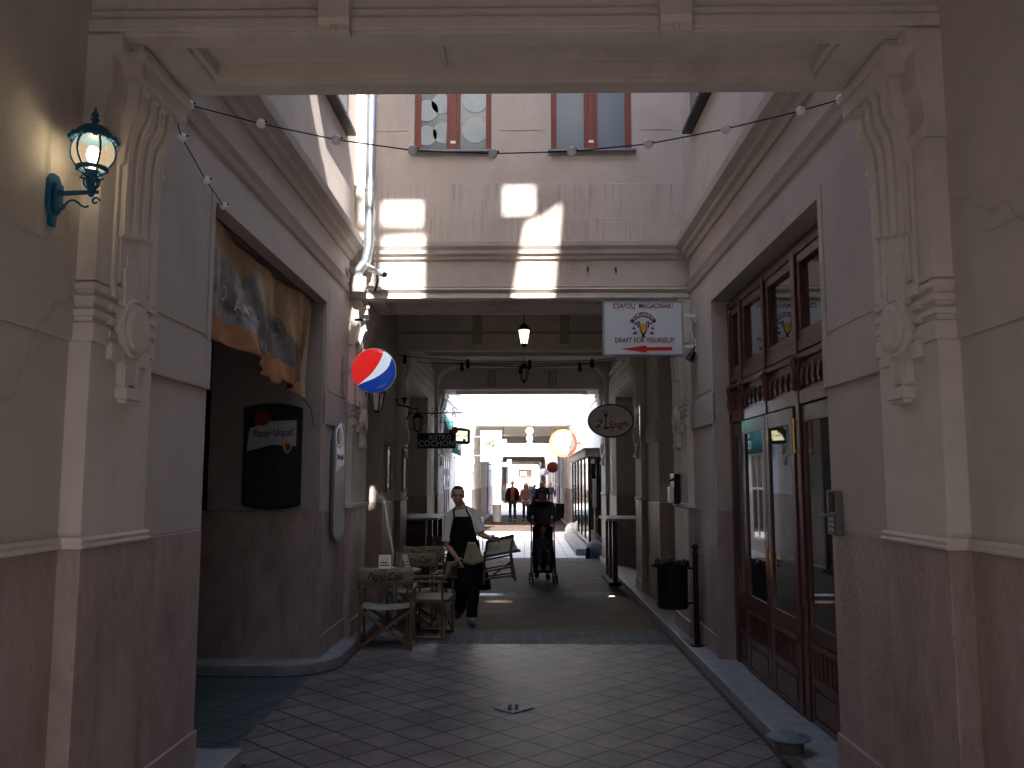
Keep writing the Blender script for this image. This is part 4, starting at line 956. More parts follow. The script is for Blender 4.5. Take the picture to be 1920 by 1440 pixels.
# narrow rounded menu board on the pier left of the round sign
def pier_board():
    x = X(-1, WALL - .022); y0, y1 = 8.66, 9.16; yc = (y0 + y1) / 2; rr = (y1 - y0) / 2
    z1, z0 = 2.12, 1.28
    r = thing('menu_board', 'narrow blue grey board with rounded ends and a beer label on the left pier', 'sign board', (0, 0, 0))
    pl = [(yc + rr * cos(t), z1 + rr * .9 * sin(t)) for t in [i / 12 * pi for i in range(13)]] + [(yc - rr * cos(t), z0 - rr * .55 * sin(t)) for t in [i / 12 * pi for i in range(13)]]
    M().prism(pl, 'x', x, x + .03).build('panel', mat('slate blue board', (.15, .165, .19), .35, var=.1), r, bevel=.004)
    e = M(); e.tube([(x + .03, p[0], p[1]) for p in pl[:14]] , .009, 6); e.tube([(x + .03, y0 , 2.12), (x + .03, y0, 1.3)], .006, 6); e.build('edge', steel, r)
    l = M(); l.prism([(yc - .18, 1.84), (yc - .19, 2.10), (yc - .02, 2.08), (yc + .17, 2.15), (yc + .18, 1.92), (yc - .0, 1.90)], 'x', x + .03, x + .033); l.build('label', white, r)
    d = M(); d.lathe([(.085, x + .03), (.085, x + .036)], (0, yc - .05, 2.22), 20, 'x'); d.build('seal', dred, r)
    t = M(); text(t, 'Pilsner Urquell', .075, (x + .033, yc, 2.0), (0, 1, 0), (0, 0, 1), sx=.62); t.build('lettering', mat('navy print', (.01, .015, .05), .5), r)
pier_board()
# ---------------------------------------------------------------- inner signs
def oval_sign():
    Y = 13.15; c = at(1145, 789, Y); r = thing('oval_sign', 'grey oval hanging sign with red brown handwriting on the right of the covered passage', 'sign', c)
    w, h = .335, .24
    pl = [(w * cos(t), h * sin(t)) for t in [i / 40 * 2 * pi for i in range(40)]]
    M().prism(pl, 'y', -.02, .02).build('panel', mat('pewter grey board', (.85, .82, .83), .6), r)
    e = M(); e.tube([(p[0], 0, p[1]) for p in pl + pl[:1]], .022, 6); e.build('rim', mat('rim brown', (.07, .05, .045), .5), r)
    rd = mat('rust red script', (.32, .055, .03), .5)
    t = M(); text(t, '2', .17, (-.20, -.021, -.05), (1, 0, 0), (0, 0, 1), shear=.3, sx=1.3); text(t, 'Spaghi', .16, (.11, -.021, -.06), (1, 0, .05), (-.05, 0, 1), shear=.35, sx=.78)
    t.bar((-.27, -.022, -.13), (-.06, -.022, -.12), .012, .004); t.build('lettering', rd, r)
    f = M(); f.bar((-.075, -.022, -.12), (-.075, -.022, .06), .018, .004, up=(0, 1, 0)); f.bar((-.075, -.022, .06), (-.075, -.022, .10), .045, .004, up=(0, 1, 0))
    for dx in (-.03, -.01, .01, .03): f.bar((-.075 + dx, -.022, .09), (-.075 + dx, -.022, .16), .008, .004, up=(0, 1, 0))
    f.bar((-.075, -.022, -.13), (-.075, -.022, -.10), .07, .004, up=(0, 1, 0))
    f.build('fork_mark', mat('dark fork print', (.05, .035, .03), .5), r)
    k = M(); wx = X(1, PIL) - c.x
    for z in (.07, -.09): k.bar((w * .96, 0, z), (wx, 0, z), .015, .015)
    k.box(wx - .02, wx, -.04, .04, -.22, .22); k.build('bracket', white, r)
oval_sign()
def bistro_sign():
    Y = 13.8; a = at(783, 812, Y); b = at(855, 841, Y); c = (a + b) / 2; w = (b.x - a.x) / 2; h = (a.z - b.z) / 2
    r = thing('hanging_sign', 'black rectangular sign reading BISTRO COCHON hanging from a scrolled iron bracket', 'sign', c)
    M().box(-w, w, -.03, .03, -h, h).build('panel', black, r, bevel=.004)
    t = M(); text(t, 'BISTRO', .10, (.05, -.032, h * .42), (1, 0, 0), (0, 0, 1), shear=.1, space=1.1); text(t, 'COCHON', .13, (.0, -.032, -h * .38), (1, 0, 0), (0, 0, 1), space=1.05, sx=.95); t.build('lettering', mat('chalk grey letters', (.75, .75, .75), .6), r)
    wx = X(-1, PIL) - c.x; zt = at(820, 775, Y).z - c.z
    k = M(); k.tube([(wx, 0, zt), (w + .1, 0, zt + .01)], .010, 6)
    for dx, s in ((-.05, 1), (.12, -1), (w - .03, 1)):
        k.tube([(dx + .05 * cos(t_ * s) * (1 - t_ / 8), 0, zt + .05 + .05 * sin(t_ * s) * (1 - t_ / 8)) for t_ in [i * .45 for i in range(14)]], .006, 5)
        k.tube([(dx + .04 * cos(t_ * s + 3) * (1 - t_ / 8), 0, zt - .04 + .04 * sin(t_ * s) * (1 - t_ / 8)) for t_ in [i * .45 for i in range(12)]], .006, 5)
    k.tube([(wx, 0, zt - .28)] + [(wx + .35 * sin(t_), 0, zt - .25 + .22 * (1 - cos(t_))) for t_ in [i * .15 for i in range(10)]], .006, 5)
    for dx in (-w + .06, w - .06): k.tube([(dx, 0, h), (dx, 0, zt)], .005, 5)
    k.build('bracket', blackm, r)
bistro_sign()
def wall_bracket_lantern(px, py, Y, s, label, h=.34, lit=False):
    c = at(px, py, Y); r = thing('wall_lantern', label, 'wall lantern', c); w = h * .25
    f = M(); f.lathe([(w * .3, -.5 * h), (w * .55, -.44 * h)], n=6)
    for k in range(6):
        t = k / 6 * 2 * pi; f.bar((w * .55 * cos(t), w * .55 * sin(t), -.44 * h), (w * cos(t), w * sin(t), .15 * h), .012, .012)
    f.lathe([(w * 1.15, .15 * h), (w * .5, .33 * h), (w * .3, .36 * h), (.006, .46 * h)], n=6); f.build('frame', blackm, r)
    M().lathe([(w * .5, -.43 * h), (w * .93, .14 * h)], n=6).build('pane', mat('frosted pane', (.45, .45, .43), .4), r)
    wx = X(s, PIL) - c.x
    a = M(); a.tube([(wx, .1, -.1 * h), (wx * .5, .05, .6 * h), (0, 0, .62 * h), (0, 0, .45 * h)], .010, 6); a.lathe([(.05, wx - .012 * s), (.05, wx + .012 * s)], (0, .1, -.1 * h), 12, 'x'); a.build('arm', blackm, r)
wall_bracket_lantern(783, 790, 13.5, -1, 'black wall lantern above the black rectangular bistro sign')
wall_bracket_lantern(707, 745, 9.95, -1, 'black wall lantern hidden behind the round red, white and blue sign', .36)
sp = thing('spotlight', 'black twin spotlight arm on the left inner pilaster before the bistro sign', 'spotlight', at(758, 757, 13.1))
m = M(); m.tube([(-.22, .05, 0), (-.05, 0, -.02), (.10, 0, -.06)], .014, 8); m.build('arm', blackm, sp)
for k_, (dx, dz) in enumerate(((-.14, .0), (-.0, .02))):
    m = M(); m.lathe([(.02, -.02), (.03, .03), (.05, .06), (.055, .07)], (dx, 0, dz), 12); m.build('head', blackm, sp, smooth=True, angle=50)
def green_box():
    Y = 18.4; c = at(862, 818, Y); r = thing('beer_sign', 'small green framed beer lightbox beside the bistro sign', 'sign', c); w, h = .225, .17
    pl = [(-w, -h * .8), (-w * .8, -h), (w * .8, -h), (w, -h * .8), (w, h * .8), (w * .5, h), (-w * .4, h * 1.1), (-w, h * .8)]
    M().prism(pl, 'y', -.05, .05).build('frame', green, r, bevel=.01)
    M().prism([(-w * .8, -h * .5), (w * .75, -h * .65), (w * .75, h * .6), (-w * .3, h * .7)], 'y', -.055, -.05).build('panel', mat('lit cream panel', (.8, .78, .5), .5, var=0, emit=(.9, .9, .55), estr=.35), r)
    M().lathe([(.075, -.062), (.075, -.055)], (-w * .45, 0, h * .75), 18, 'y').build('seal', mat('orange red seal', (.6, .10, .03), .4), r)
    t = M(); text(t, 'Pilsner Urquell', .075, (.03, -.056, .01), (1, 0, 0), (0, 0, 1), sx=.62); t.build('lettering', green, r)
    s = M(); shield(s, .10, -.10, .03, .04, -.06, -.055); s.build('crest', green, r)
    k = M(); wx = X(-1, PIL) - c.x; k.tube([(wx, 0, .3), (-w * .3, 0, .3), (-w * .3, 0, h)], .008, 6); k.build('bracket', blackm, r)
green_box()
# teal banner of the bistro on the second court's left wall
def bistro_awning():
    r = thing('fabric_banner', 'teal cloth banner with white BISTRO COCHON lettering on the left of the bright court', 'banner')
    x = X(-1, WALL - .22); m = M(); n = 24; vs = []
    for i in range(n + 1):
        y = 20.6 + 3.0 * i / n; vs += [(x + .04 * sin(i * 1.3), y, 2.46), (x - .06 + .02 * sin(i * 1.3), y, 2.95), (x - .30, y, 3.5)]
    m.add(vs, [(3 * i + j, 3 * i + j + 1, 3 * i + j + 4, 3 * i + j + 3) for i in range(n) for j in (0, 1)]); o = m.build('cloth', tealcloth, r, smooth=True); sd = o.modifiers.new('t', 'SOLIDIFY'); sd.thickness = .01
    t = M(); text(t, 'BISTRO', .28, (x + .055, 22.1, 2.92), (0, 1, 0), (0, 0, 1), depth=.02, shear=.1); text(t, 'COCHON', .30, (x + .07, 22.1, 2.64), (0, 1, 0), (0, 0, 1), depth=.02); t.build('lettering', white, o)
    M().tube([(x, 20.55, 2.45), (x, 23.65, 2.45)], .012, 6).build('rail', blackm, r)
bistro_awning()
def poster_sign():
    Y = 29; a = at(901, 807, Y); b = at(941, 866, Y); c = (a + b) / 2; w = (b.x - a.x) / 2; h = (a.z - b.z) / 2
    r = thing('projecting_sign', 'white upright rectangular sign with a slanted green picture at the far left', 'sign', c)
    M().box(-w, w, -.06, .06, -h, h).build('panel', mat('shade greyed white board', (.15, .16, .175), .5, var=.03), r)  # white board greyed so its colour carries the shade
    M().prism([(-w * .55, .12 * h * 2), (w * .4, .2 * h * 2.4), (w * .4, -.1 * h), (0, .25 * h), (-w * .35, -.15 * h)], 'y', -.065, -.06).build('picture', lgreen, r)
    M().prism([(-w * .2, .2 * h), (-w * .02, .25 * h), (-w * .15, .0)], 'y', -.07, -.066).build('picture_mark', blackm, r)
    M().prism([(w * .05, .1 * h), (w * .3, .05 * h), (w * .15, -.12 * h)], 'y', -.07, -.066).build('picture_mark', blackm, r)
    t = M(); text(t, 'SPRTSLIKE', .085, (0, -.061, -h * .52), (1, 0, 0), (0, 0, 1), space=1.5, sx=.8); t.build('lettering', blackm, r)
    k = M(); wx = X(-1, WALL) - c.x; k.bar((-w, 0, h * .6), (wx, 0, h * .6), .03, .03); k.bar((-w, 0, -h * .6), (wx, 0, -h * .6), .03, .03); k.build('bracket', steel, r)
poster_sign()
def ring_sign():
    Y = 28; c = at(1056, 831, Y); R_ = .45
    r = thing('round_sign', 'round white sign with a glowing orange rim on the right of the bright court', 'sign', c)
    M().lathe([(R_, -.06), (R_, .06)], n=48, axis='y').build('body', mat('orange rim', (.42, .12, .045), .4, var=0, emit=(1, .35, .12), estr=.06), r)
    M().lathe([(R_ * .82, -.07), (R_ * .82, -.06)], n=48, axis='y').build('face', mat('white glazed face', (.42, .40, .38), .4, var=.02), r)
    e = M(); e.tube([(.12 * cos(t), -.071, .10 + .12 * sin(t)) for t in [radians(40 + i * 14) for i in range(20)]], .008, 5); e.lathe([(.065, -.076), (.065, -.07)], (0, 0, .10), 20, 'y'); e.build('emblem', mat('slate print', (.10, .09, .13), .5), r)
    t = M(); text(t, 'FIRIN TALISMA', .07, (0, -.071, -.13), (1, 0, 0), (0, 0, 1), space=1.1); t.build('lettering', mat('slate print', (.10, .09, .13), .5), r)
    wx = X(1, WALL) - c.x; M().bar((R_, 0, 0), (wx, 0, 0), .08, .05).build('bracket', mat('orange arm', (.55, .2, .1), .5), r)
ring_sign()
rs = thing('round_sign', 'small dark red oval sign far down the passage', 'sign', at(1036, 876, 47)); m = M(); m.ell((0, 0, 0), (.32, .09, .30), 20); m.build('face', dred, rs, smooth=True); m = M(); m.bar((.3, 0, 0), (.7, 0, 0), .03, .03); m.build('bracket', blackm, rs)
rs = thing('round_sign', 'small dark grey oval sign behind the dark red one far down the passage', 'sign', at(1021, 885, 60)); m = M(); m.ell((0, 0, 0), (.36, .08, .24), 20); m.build('face', mat('slate print', (.1, .09, .13), .5), rs, smooth=True); m = M(); m.bar((.3, 0, 0), (1.0, 0, 0), .03, .03); m.build('bracket', blackm, rs)
ls_ = thing('projecting_sign', 'small cream lightbox sign far down the passage on the left', 'sign', at(947, 871, 44)); M().box(-.25, .25, -.06, .06, -.12, .12).build('panel', mat('warm cream panel', (.8, .72, .5), .5, var=0, emit=(1, .9, .6), estr=.4), ls_); M().bar((-.25, 0, .0), (-.9, 0, 0), .03, .03).build('bracket', blackm, ls_)
for l_, px, py, Y in (('white box ceiling lamp left of the globe pendants in the far block', 944, 829, 38), ('small white box ceiling lamp farther down left of the far pendants', 955, 865, 60)):
    c = at(px, py, Y); r = thing('box_lamp', l_, 'ceiling lamp', c); M().box(-.14, .14, -.1, .1, -.12, .12).build('shade', mat('lit white globe', (.9, .9, .9), .4, var=0, emit=(1, .97, .92), estr=1.2), r, bevel=.03); M().tube([(0, 0, .12), (0, 0, 4.3 - c.z)], .012, 6).build('cord', blackm, r)
# globe pendants in the block beyond
gm = mat('lit white globe', (.9, .9, .9), .4, var=0, emit=(1, .97, .92), estr=1.2)
for i, (px, py, Y, r_, nm) in enumerate(((993, 808, 32.5, .14, 'nearest and highest white globe pendant in the block beyond the bright court'), (993, 822, 35, .13, 'second white globe pendant in the block beyond the bright court'), (993, 834, 38, .16, 'third and largest white globe pendant in the block beyond the bright court'), (994, 846, 44, .12, 'farthest white globe pendant in the block beyond the bright court'))):
    c = at(px, py, Y); r = thing('globe_pendant', nm, 'pendant lamp', c, group='white globe pendants in the covered block'); m = M(); m.ell((0, 0, 0), r_, 16); m.build('globe', gm, r, smooth=True)
    M().tube([(0, 0, r_), (0, 0, 4.3 - c.z)], .012, 6).build('cord', blackm, r)
# ---------------------------------------------------------------- director chairs
def director_chair(label, loc, rz, group='director chairs with khaki canvas backs'):
    r = thing('director_chair', label, 'chair', loc, rz, group)
    w, d = .27, .20
    for s in (-1, 1):
        for y in (-d, d):
            m = M(); m.bar((s * w, y, 0), (s * w, y, .62 if y > 0 else .60), .030, .026, up=(0, 1, 0)); m.build('leg', chairwood, r, bevel=.003)
        a = M(); a.box(s * w - .028, s * w + .028, -d - .06, d + .06, .62, .642); a.build('armrest', chairwood, r, bevel=.004)
        b = M(); b.bar((s * w, -d - .03, .015), (s * w, d + .03, .015), .03, .028); b.bar((s * w, -d, .42), (s * w, d, .42), .022, .035); b.build('side_rail', chairwood, r, bevel=.003)
        p = M(); p.bar((s * w, -d - .02, .642), (s * w, -d - .055, .86), .030, .024, up=(0, 1, 0)); p.build('back_post', chairwood, r, bevel=.003)
    for y, o in ((-d - .005, 0), (d + .005, 0)):
        c = M(); c.bar((-w, y, .03), (w, y, .41), .032, .014, up=(0, 1, 0)); c.bar((w, y + .016, .03), (-w, y + .016, .41), .032, .014, up=(0, 1, 0)); c.build('cross_brace', chairwood, r, bevel=.002)
    s = M(); n = 8; vs = []
    for i in range(n + 1):
        x = -w + 2 * w * i / n; z = .445 - .03 * (1 - (x / w) ** 2)
        vs += [(x, -d - .01, z), (x, d + .02, z)]
    s.add(vs, [(2 * i, 2 * i + 2, 2 * i + 3, 2 * i + 1) for i in range(n)]); so_ = s.build('seat', canvas_pale, r, smooth=True); q = so_.modifiers.new('t', 'SOLIDIFY'); q.thickness = .006
    k = M(); vs = []
    def bp(x, z): return (x, -d - .03 - (z - .68) * .12 - .03 * (1 - (x / w) ** 2) - .018, z)
    for i in range(13):
        x = -w - .02 + (2 * w + .04) * i / 12
        sag = .012 * (1 - (x / w) ** 2)
        for j in range(4): vs.append(bp(x, .675 + .185 * j / 3 - sag * (j == 3)))
    k.add(vs, [(4 * i + j, 4 * i + 4 + j, 4 * i + 5 + j, 4 * i + 1 + j) for i in range(12) for j in range(3)]); bo = k.build('backrest', canvas, r, smooth=True); q = bo.modifiers.new('t', 'SOLIDIFY'); q.thickness = .008; q.offset = 0
    for side in (-1, 1):
        t = M(); text(t, 'Pepsi-Cola', .105, (0, 0, 0), (1, 0, 0), (0, 0, 1), shear=.35, sx=.82)
        text(t, 'drink', .035, (-.02, 0, .062), (1, 0, 0), (0, 0, 1), shear=.3)
        t.tube([(-.14, 0, -.035), (-.05, 0, -.048), (.04, 0, -.03)], .004, 5); t.tube([(.03, 0, -.03), (.10, 0, -.045), (.16, 0, -.01)], .004, 5)
        for i, p in enumerate(t.v):
            b = bp(p[0], .765 + p[2]); t.v[i] = (-p[0] if False else p[0] * (1 if side < 0 else -1), b[1] + side * (.0065 + (0 if abs(p[1]) < .001 else .001)), b[2])
        t.build('lettering', blackm, bo)
    return r
ch = director_chair('nearest khaki director chair with its lettered back toward the viewer by the left pier', (-1.47, 9.45, 0), radians(3))
def put(label, loc, rz, tilt=None):
    c = copy_tree(ch); c.location = loc; c.rotation_euler = (0, 0, rz) if tilt is None else tilt; c['label'] = label; return c
put('khaki director chair facing the viewer on the far side of the nearest small table', (-1.38, 10.85, 0), radians(178))
put('khaki director chair seen side on at the right of the nearest small table', (-1.08, 10.15, 0), radians(82))
put('khaki director chair with lettered back at the second table farther down', (-1.42, 12.45, 0), radians(4))
put('khaki director chair half hidden behind the waiter by the left wall', (-1.0, 13.3, 0), radians(100))
put('farthest khaki director chair beyond the second small table behind the waiter', (-1.36, 14.3, 0), radians(176))
def carried():
    r = thing('folding_chair', 'folded khaki canvas chair with dark legs carried in the hand of the waiter', 'chair')
    F = lambda px, py: at(px, py, 10.22); B = lambda px, py: at(px, py, 10.55)
    for n_, P_, off in (('near', F, 0), ('far', B, 5)):
        for (a, b) in (((909, 1034), (907, 1096 - off)), ((957, 1034), (966 - off, 1089 - off))):
            M().bar(P_(*a), P_(*b), .030, .028, up=(0, 1, 0)).build('leg', wood_dk, r, bevel=.003)
        m = M()
        for (y0, y1) in ((1050, 1040), (1072, 1062), (1086, 1079)): m.bar(P_(908, y0 - off), P_(961, y1 - off), .02, .024)
        m.build('side_rail', wood_dk, r, bevel=.002)
    M().bar(B(912, 1016), B(964, 1004), .04, .035).build('armrest', wood_dk, r, bevel=.004)
    M().bar(F(906, 1044), F(976, 1032), .03, .03).build('armrest', wood_dk, r, bevel=.004)
    m = M(); m.bar(F(957, 1036), B(962, 1006), .025, .025); m.bar(F(909, 1044), B(913, 1018), .025, .025); m.bar(F(909, 1090), B(960, 1050), .018, .02, up=(0, 1, 0)); m.bar(B(909, 1090), F(962, 1050), .018, .02, up=(0, 1, 0)); m.build('cross_brace', wood_dk, r)
    c = M(); vs = []
    for i in range(13):
        for j in range(7):
            u, v = i / 12, j / 6; a = B(lerp(914, 963, u), lerp(1018, 1007, u)); b = F(lerp(908, 973, u), lerp(1043, 1031, u)); p = a.lerp(b, v); p.z -= .03 * sin(pi * v) * (1 + .3 * sin(u * 7)); p.z += .006 * sin(u * 13)
            vs.append(p)
    c.add(vs, [(7 * i + j, 7 * i + 7 + j, 7 * i + 8 + j, 7 * i + 1 + j) for i in range(12) for j in range(6)]); o = c.build('seat', canvas_pale, r, smooth=True); q = o.modifiers.new('t', 'SOLIDIFY'); q.thickness = .006
def lerp(a, b, t): return a + (b - a) * t
carried()
def small_table(loc, label):
    r = thing('cafe_table', label, 'table', loc, group='small cafe tables along the left wall')
    M().lathe([(.30, .715), (.305, .73), (.30, .745)], n=32).build('tabletop', mat('pale table top', (.30, .25, .23), .4), r, smooth=True, angle=40)
    M().tube([(0, 0, .03), (0, 0, .715)], .035, 16).build('leg', steel, r, smooth=True, angle=60)
    M().lathe([(.22, 0), (.22, .02), (.04, .045)], n=28).build('base', steel, r, smooth=True, angle=30)
    return r
small_table((-1.50, 10.15, 0), 'nearest small round table with a grey post among the director chairs')
small_table((-1.42, 13.4, 0), 'second small round table, behind the waiter by the left wall')
def menu(loc, rz, label):
    r = thing('menu_card', label, 'menu', loc, rz, group='folded menus on the table')
    m = M(); m.add([(-.07, -.05, 0), (.07, -.05, 0), (.07, 0, .17), (-.07, 0, .17), (.07, .05, 0), (-.07, .05, 0)], [(0, 1, 2, 3), (3, 2, 4, 5)]); o = m.build('card', white, r); q = o.modifiers.new('t', 'SOLIDIFY'); q.thickness = .003
    t = M(); t.box(-.05, .05, -.040, -.034, .05, .06); t.box(-.05, .03, -.030, -.024, .08, .09); t.build('print', dred, r)
menu((-1.38, 10.1, .745), radians(75), 'folded white menu near the right edge of the nearest table'); menu((-1.60, 10.05, .745), radians(10), 'added white card at the left of the nearest table standing in for a sun patch')  # left card is added in place of a sun patch on the wall
# far white chair in the bright court
def far_chair(loc, rz, label):
    r = thing('terrace_chair', label, 'chair', loc, rz, group='terrace chairs in the bright court')
    for sx_ in (-1, 1):
        for sy_ in (-1, 1): M().tube([(sx_ * .22, sy_ * .2, 0), (sx_ * .2, sy_ * .18, .45 if sy_ > 0 else .85)], .014, 8).build('leg', chairwood, r)
    M().box(-.22, .22, -.2, .2, .43, .46).build('seat', white, r, bevel=.01); m = M(); m.prism([(-.22, .6), (-.2, .85), (.2, .85), (.22, .6)], 'y', -.215, -.19); m.build('backrest', white, r, bevel=.006)
    for sx_ in (-1, 1): M().bar((sx_ * .22, -.18, .64), (sx_ * .22, .2, .64), .04, .02).build('armrest', chairwood, r)
far_chair((-.98, 21.4, 0), radians(-100), 'white terrace chair with wooden arms at the left edge of the bright court')
far_chair((-1.30, 22.3, 0), radians(80), 'white terrace chair behind the waiter shoulder in the bright court')
# standing shelf tables
def bar_shelf(s, y0, y1, label, z=1.12):
    r = thing('standing_table', label, 'high table')
    m = M(); xb(m, s, 1.36, WALL + (.3 if s < 0 else .2), y0, y1, z, z + .04); m.build('tabletop', mat('pale worn top', (.35, .31, .30), .5), r, bevel=.006)
    for yy in (y0 + .08, (y0 + y1) / 2, y1 - .08):
        q = M(); xb(q, s, 1.46, 1.54, yy - .04, yy + .04, .1, z); q.build('leg', wood_dk, r, bevel=.004)
    q = M(); xb(q, s, 1.40, 1.60, y0 + .04, y1 - .04, .1, .16); q.build('foot_rail', blackm, r)
    return r
bar_shelf(-1, 14.3, 16.2, 'pale topped standing bar table with dark posts in the left recess behind the waiter')
bar_shelf(1, 13.95, 15.3, 'standing bar table with a pale top and dark posts along the right wall')
sc = thing('side_cabinet', 'dark wooden cabinet with a brass knob below the left standing table', 'cabinet')
m = M(); xb(m, -1, 1.6, 2.3, 14.6, 16.0, .1, 1.1); m.build('body', wood_dk, sc, bevel=.01); m = M(); m.ell((X(-1, 1.85), 14.59, .95), .02, 10); m.build('knob', gold, sc)
m = M(); 
for k in range(3): xb(m, -1, 1.63 + k * .2, 1.80 + k * .2, 14.585, 14.6, .18, 1.02)
m.build('door_panel', wood, sc, bevel=.004)
# ---------------------------------------------------------------- litter bin on a post
def bin_():
    p = at(1299, 1199, 1.0); r = thing('litter_bin', 'black litter bin hung on a ball topped black post beside the right wall', 'litter bin', (X(1, 1.80), 9.0, .10))
    m = M(); m.lathe([(.075, 0), (.075, .012), (.04, .02)], n=20); m.tube([(0, 0, 0), (0, 0, .95)], [.030, .026], 12)
    for z in (.25, .48, .9): m.lathe([(.036, z), (.04, z + .01), (.036, z + .02)], n=14)
    m.ell((0, 0, .985), .036, 14); m.build('post', black, r, smooth=True, angle=40)
    for k in range(4): pass
    b = M(); c = (-.22, .10, 0); b.lathe([(.145, .36), (.152, .37), (.158, .80), (.162, .82), (.152, .82), (.146, .78)], c, 32)
    b.lathe([(.160, .39), (.162, .41)], c, 32); b.lathe([(.167, .76), (.167, .79)], c, 32); b.lathe([(.001, .40), (.15, .40)], c, 20)
    b.build('basket', mat('black bin metal', (.012, .013, .016), .5, metal=.4, bump=.4, bscale=90), r, smooth=True, angle=40)
    q = M(); random.seed(3)
    for i in range(36):
        t = i / 36 * 2 * pi; rr = .160 + random.uniform(-.004, .010); q.ell((c[0] + rr * cos(t), c[1] + rr * sin(t), .815 + random.uniform(-.025, .015)), (.018, .018, .028), 6)
    q.build('liner', mat('black bin bag', (.012, .013, .02), .25), r, smooth=True)
    h = M(); h.bar((0, 0, .77), (-.07, .04, .77), .02, .02); h.bar((0, 0, .42), (-.07, .04, .42), .02, .02); h.tube([(-.37, .10, .79), (-.43, .10, .79)], .014, 8); h.build('bracket', black, r)
bin_()
# vent cap
def vent():
    p = at(1503, 1410, 5.32); r = thing('vent_cap', 'low blue grey mushroom vent cap on the pavement in front of the wooden door', 'vent', (p.x - .0, 5.56, .10))
    M().lathe([(.085, 0), (.085, .05), (.075, .075)], n=28).build('base', mat('mossy vent base', (.10, .10, .08), .8, var=.4, vscale=30), r, smooth=True, angle=40)
    s = M()
    for i in range(26): t = i / 26 * 2 * pi; s.bar((.078 * cos(t), .078 * sin(t), .05), (.078 * cos(t), .078 * sin(t), .085), .008, .008)
    s.build('slats', rubber, r)
    c = M(); c.lathe([(.128, .078), (.133, .083), (.130, .09), (.08, .098), (.072, .108), (.06, .110), (.001, .104)], n=40); c.build('cap', mat('blue grey paint', (.13, .165, .21), .5, var=.25, vscale=25), r, smooth=True, angle=50)
vent()
# intercom
def intercom():
    x = X(1, WALL - .004); r = thing('intercom', 'grey door intercom with a black camera window on the right pier beside the wooden door', 'intercom')
    a = .04
    M().prism([(5.17, 1.70), (5.04, 1.70), (4.93, 1.45), (5.07, 1.45)] if False else [(5.215, 1.70), (5.06, 1.70), (5.06, 1.44), (5.215, 1.44)], 'x', x - a, x).build('housing', mat('grey plastic', (.17, .16, .15), .5), r, bevel=.006)
    M().box(x - a - .006, x - a, 5.075, 5.165, 1.575, 1.69).build('camera_window', mat('dark brown window', (.02, .012, .01), .15), r, bevel=.003)
    M().box(x - a - .006, x - a, 5.075, 5.165, 1.45, 1.565).build('keypad', mat('slate keypad', (.05, .075, .10), .3), r, bevel=.003)
    m = M()
    for i in range(3):
        for j in range(3): m.box(x - a - .010, x - a - .006, 5.085 + i * .026, 5.10 + i * .026, 1.465 + j * .03, 1.482 + j * .03)
    m.build('buttons', steel, r)
intercom()
# ash tray box on inner right pilaster
ab = thing('wall_box', 'small black letter box with white front on the right inner pilaster above the bin', 'wall box', at(1264, 918, 10.0))
M().box(-.02, .05, -.12, .14, -.16, .18).build('body', black, ab, bevel=.008); M().box(-.07, -.02, -.10, .05, -.15, .03).build('front', white, ab, bevel=.01); M().prism([(-.12, .08), (-.02, .13), (-.02, .10)], 'y', -.1, .06).build('lid', blackm, ab)
# poster frames on the left covered walls
for i, (ya, yb) in enumerate(((12.15, 12.55), (13.3, 13.75))):
    x = X(-1, WALL - .0 if i == 0 else PIL - .006); pf = thing('wall_display', ('narrow glazed notice frame on the left wall before the bistro sign', 'narrow glazed notice frame on the left pilaster right behind the first one')[i], 'notice frame')
    m = M(); 
    for a, b, c, d_ in ((ya, ya + .03, 1.62, 2.25), (yb - .03, yb, 1.62, 2.25), (ya, yb, 1.60, 1.64), (ya, yb, 2.22, 2.26)): m.box(x, x + .03, a, b, c, d_)
    m.build('frame', mat('pink frame', (.36, .22, .19), .6), pf); M().box(x + .002, x + .012, ya + .03, yb - .03, 1.64, 2.22).build('pane', g_pale, pf)
# drain in the paving
dr = thing('floor_drain', 'pale diamond shaped drain stone with four square holes in the paving', 'drain', (-.09, 6.95, .0))
M().prism([(-.16, 0), (0, -.16), (.16, 0), (0, .16)], 'z', -.003, .008).build('stone', mat('pale drain stone', (.27, .27, .28), .7, var=.35, vscale=25), dr)
for dx in (-.026, .026):
    for dy in (-.045, .045): M().box(dx - .014, dx + .014, dy - .03, dy + .03, .006, .011).build('hole', dark, dr)
lt = thing('ground_light', 'tiny glowing ground light in the paving near the right kerb', 'ground light', (at(1147, 1112, 13.5).x, 13.5, 0))
M().lathe([(.06, 0), (.06, .008), (.045, .010)], n=18).build('rim', steel, lt); M().lathe([(.04, .006), (.04, .012)], n=18).build('lens', mat('warm lens', (1, .8, .5), .4, var=0, emit=(1, .7, .4), estr=1.2), lt)
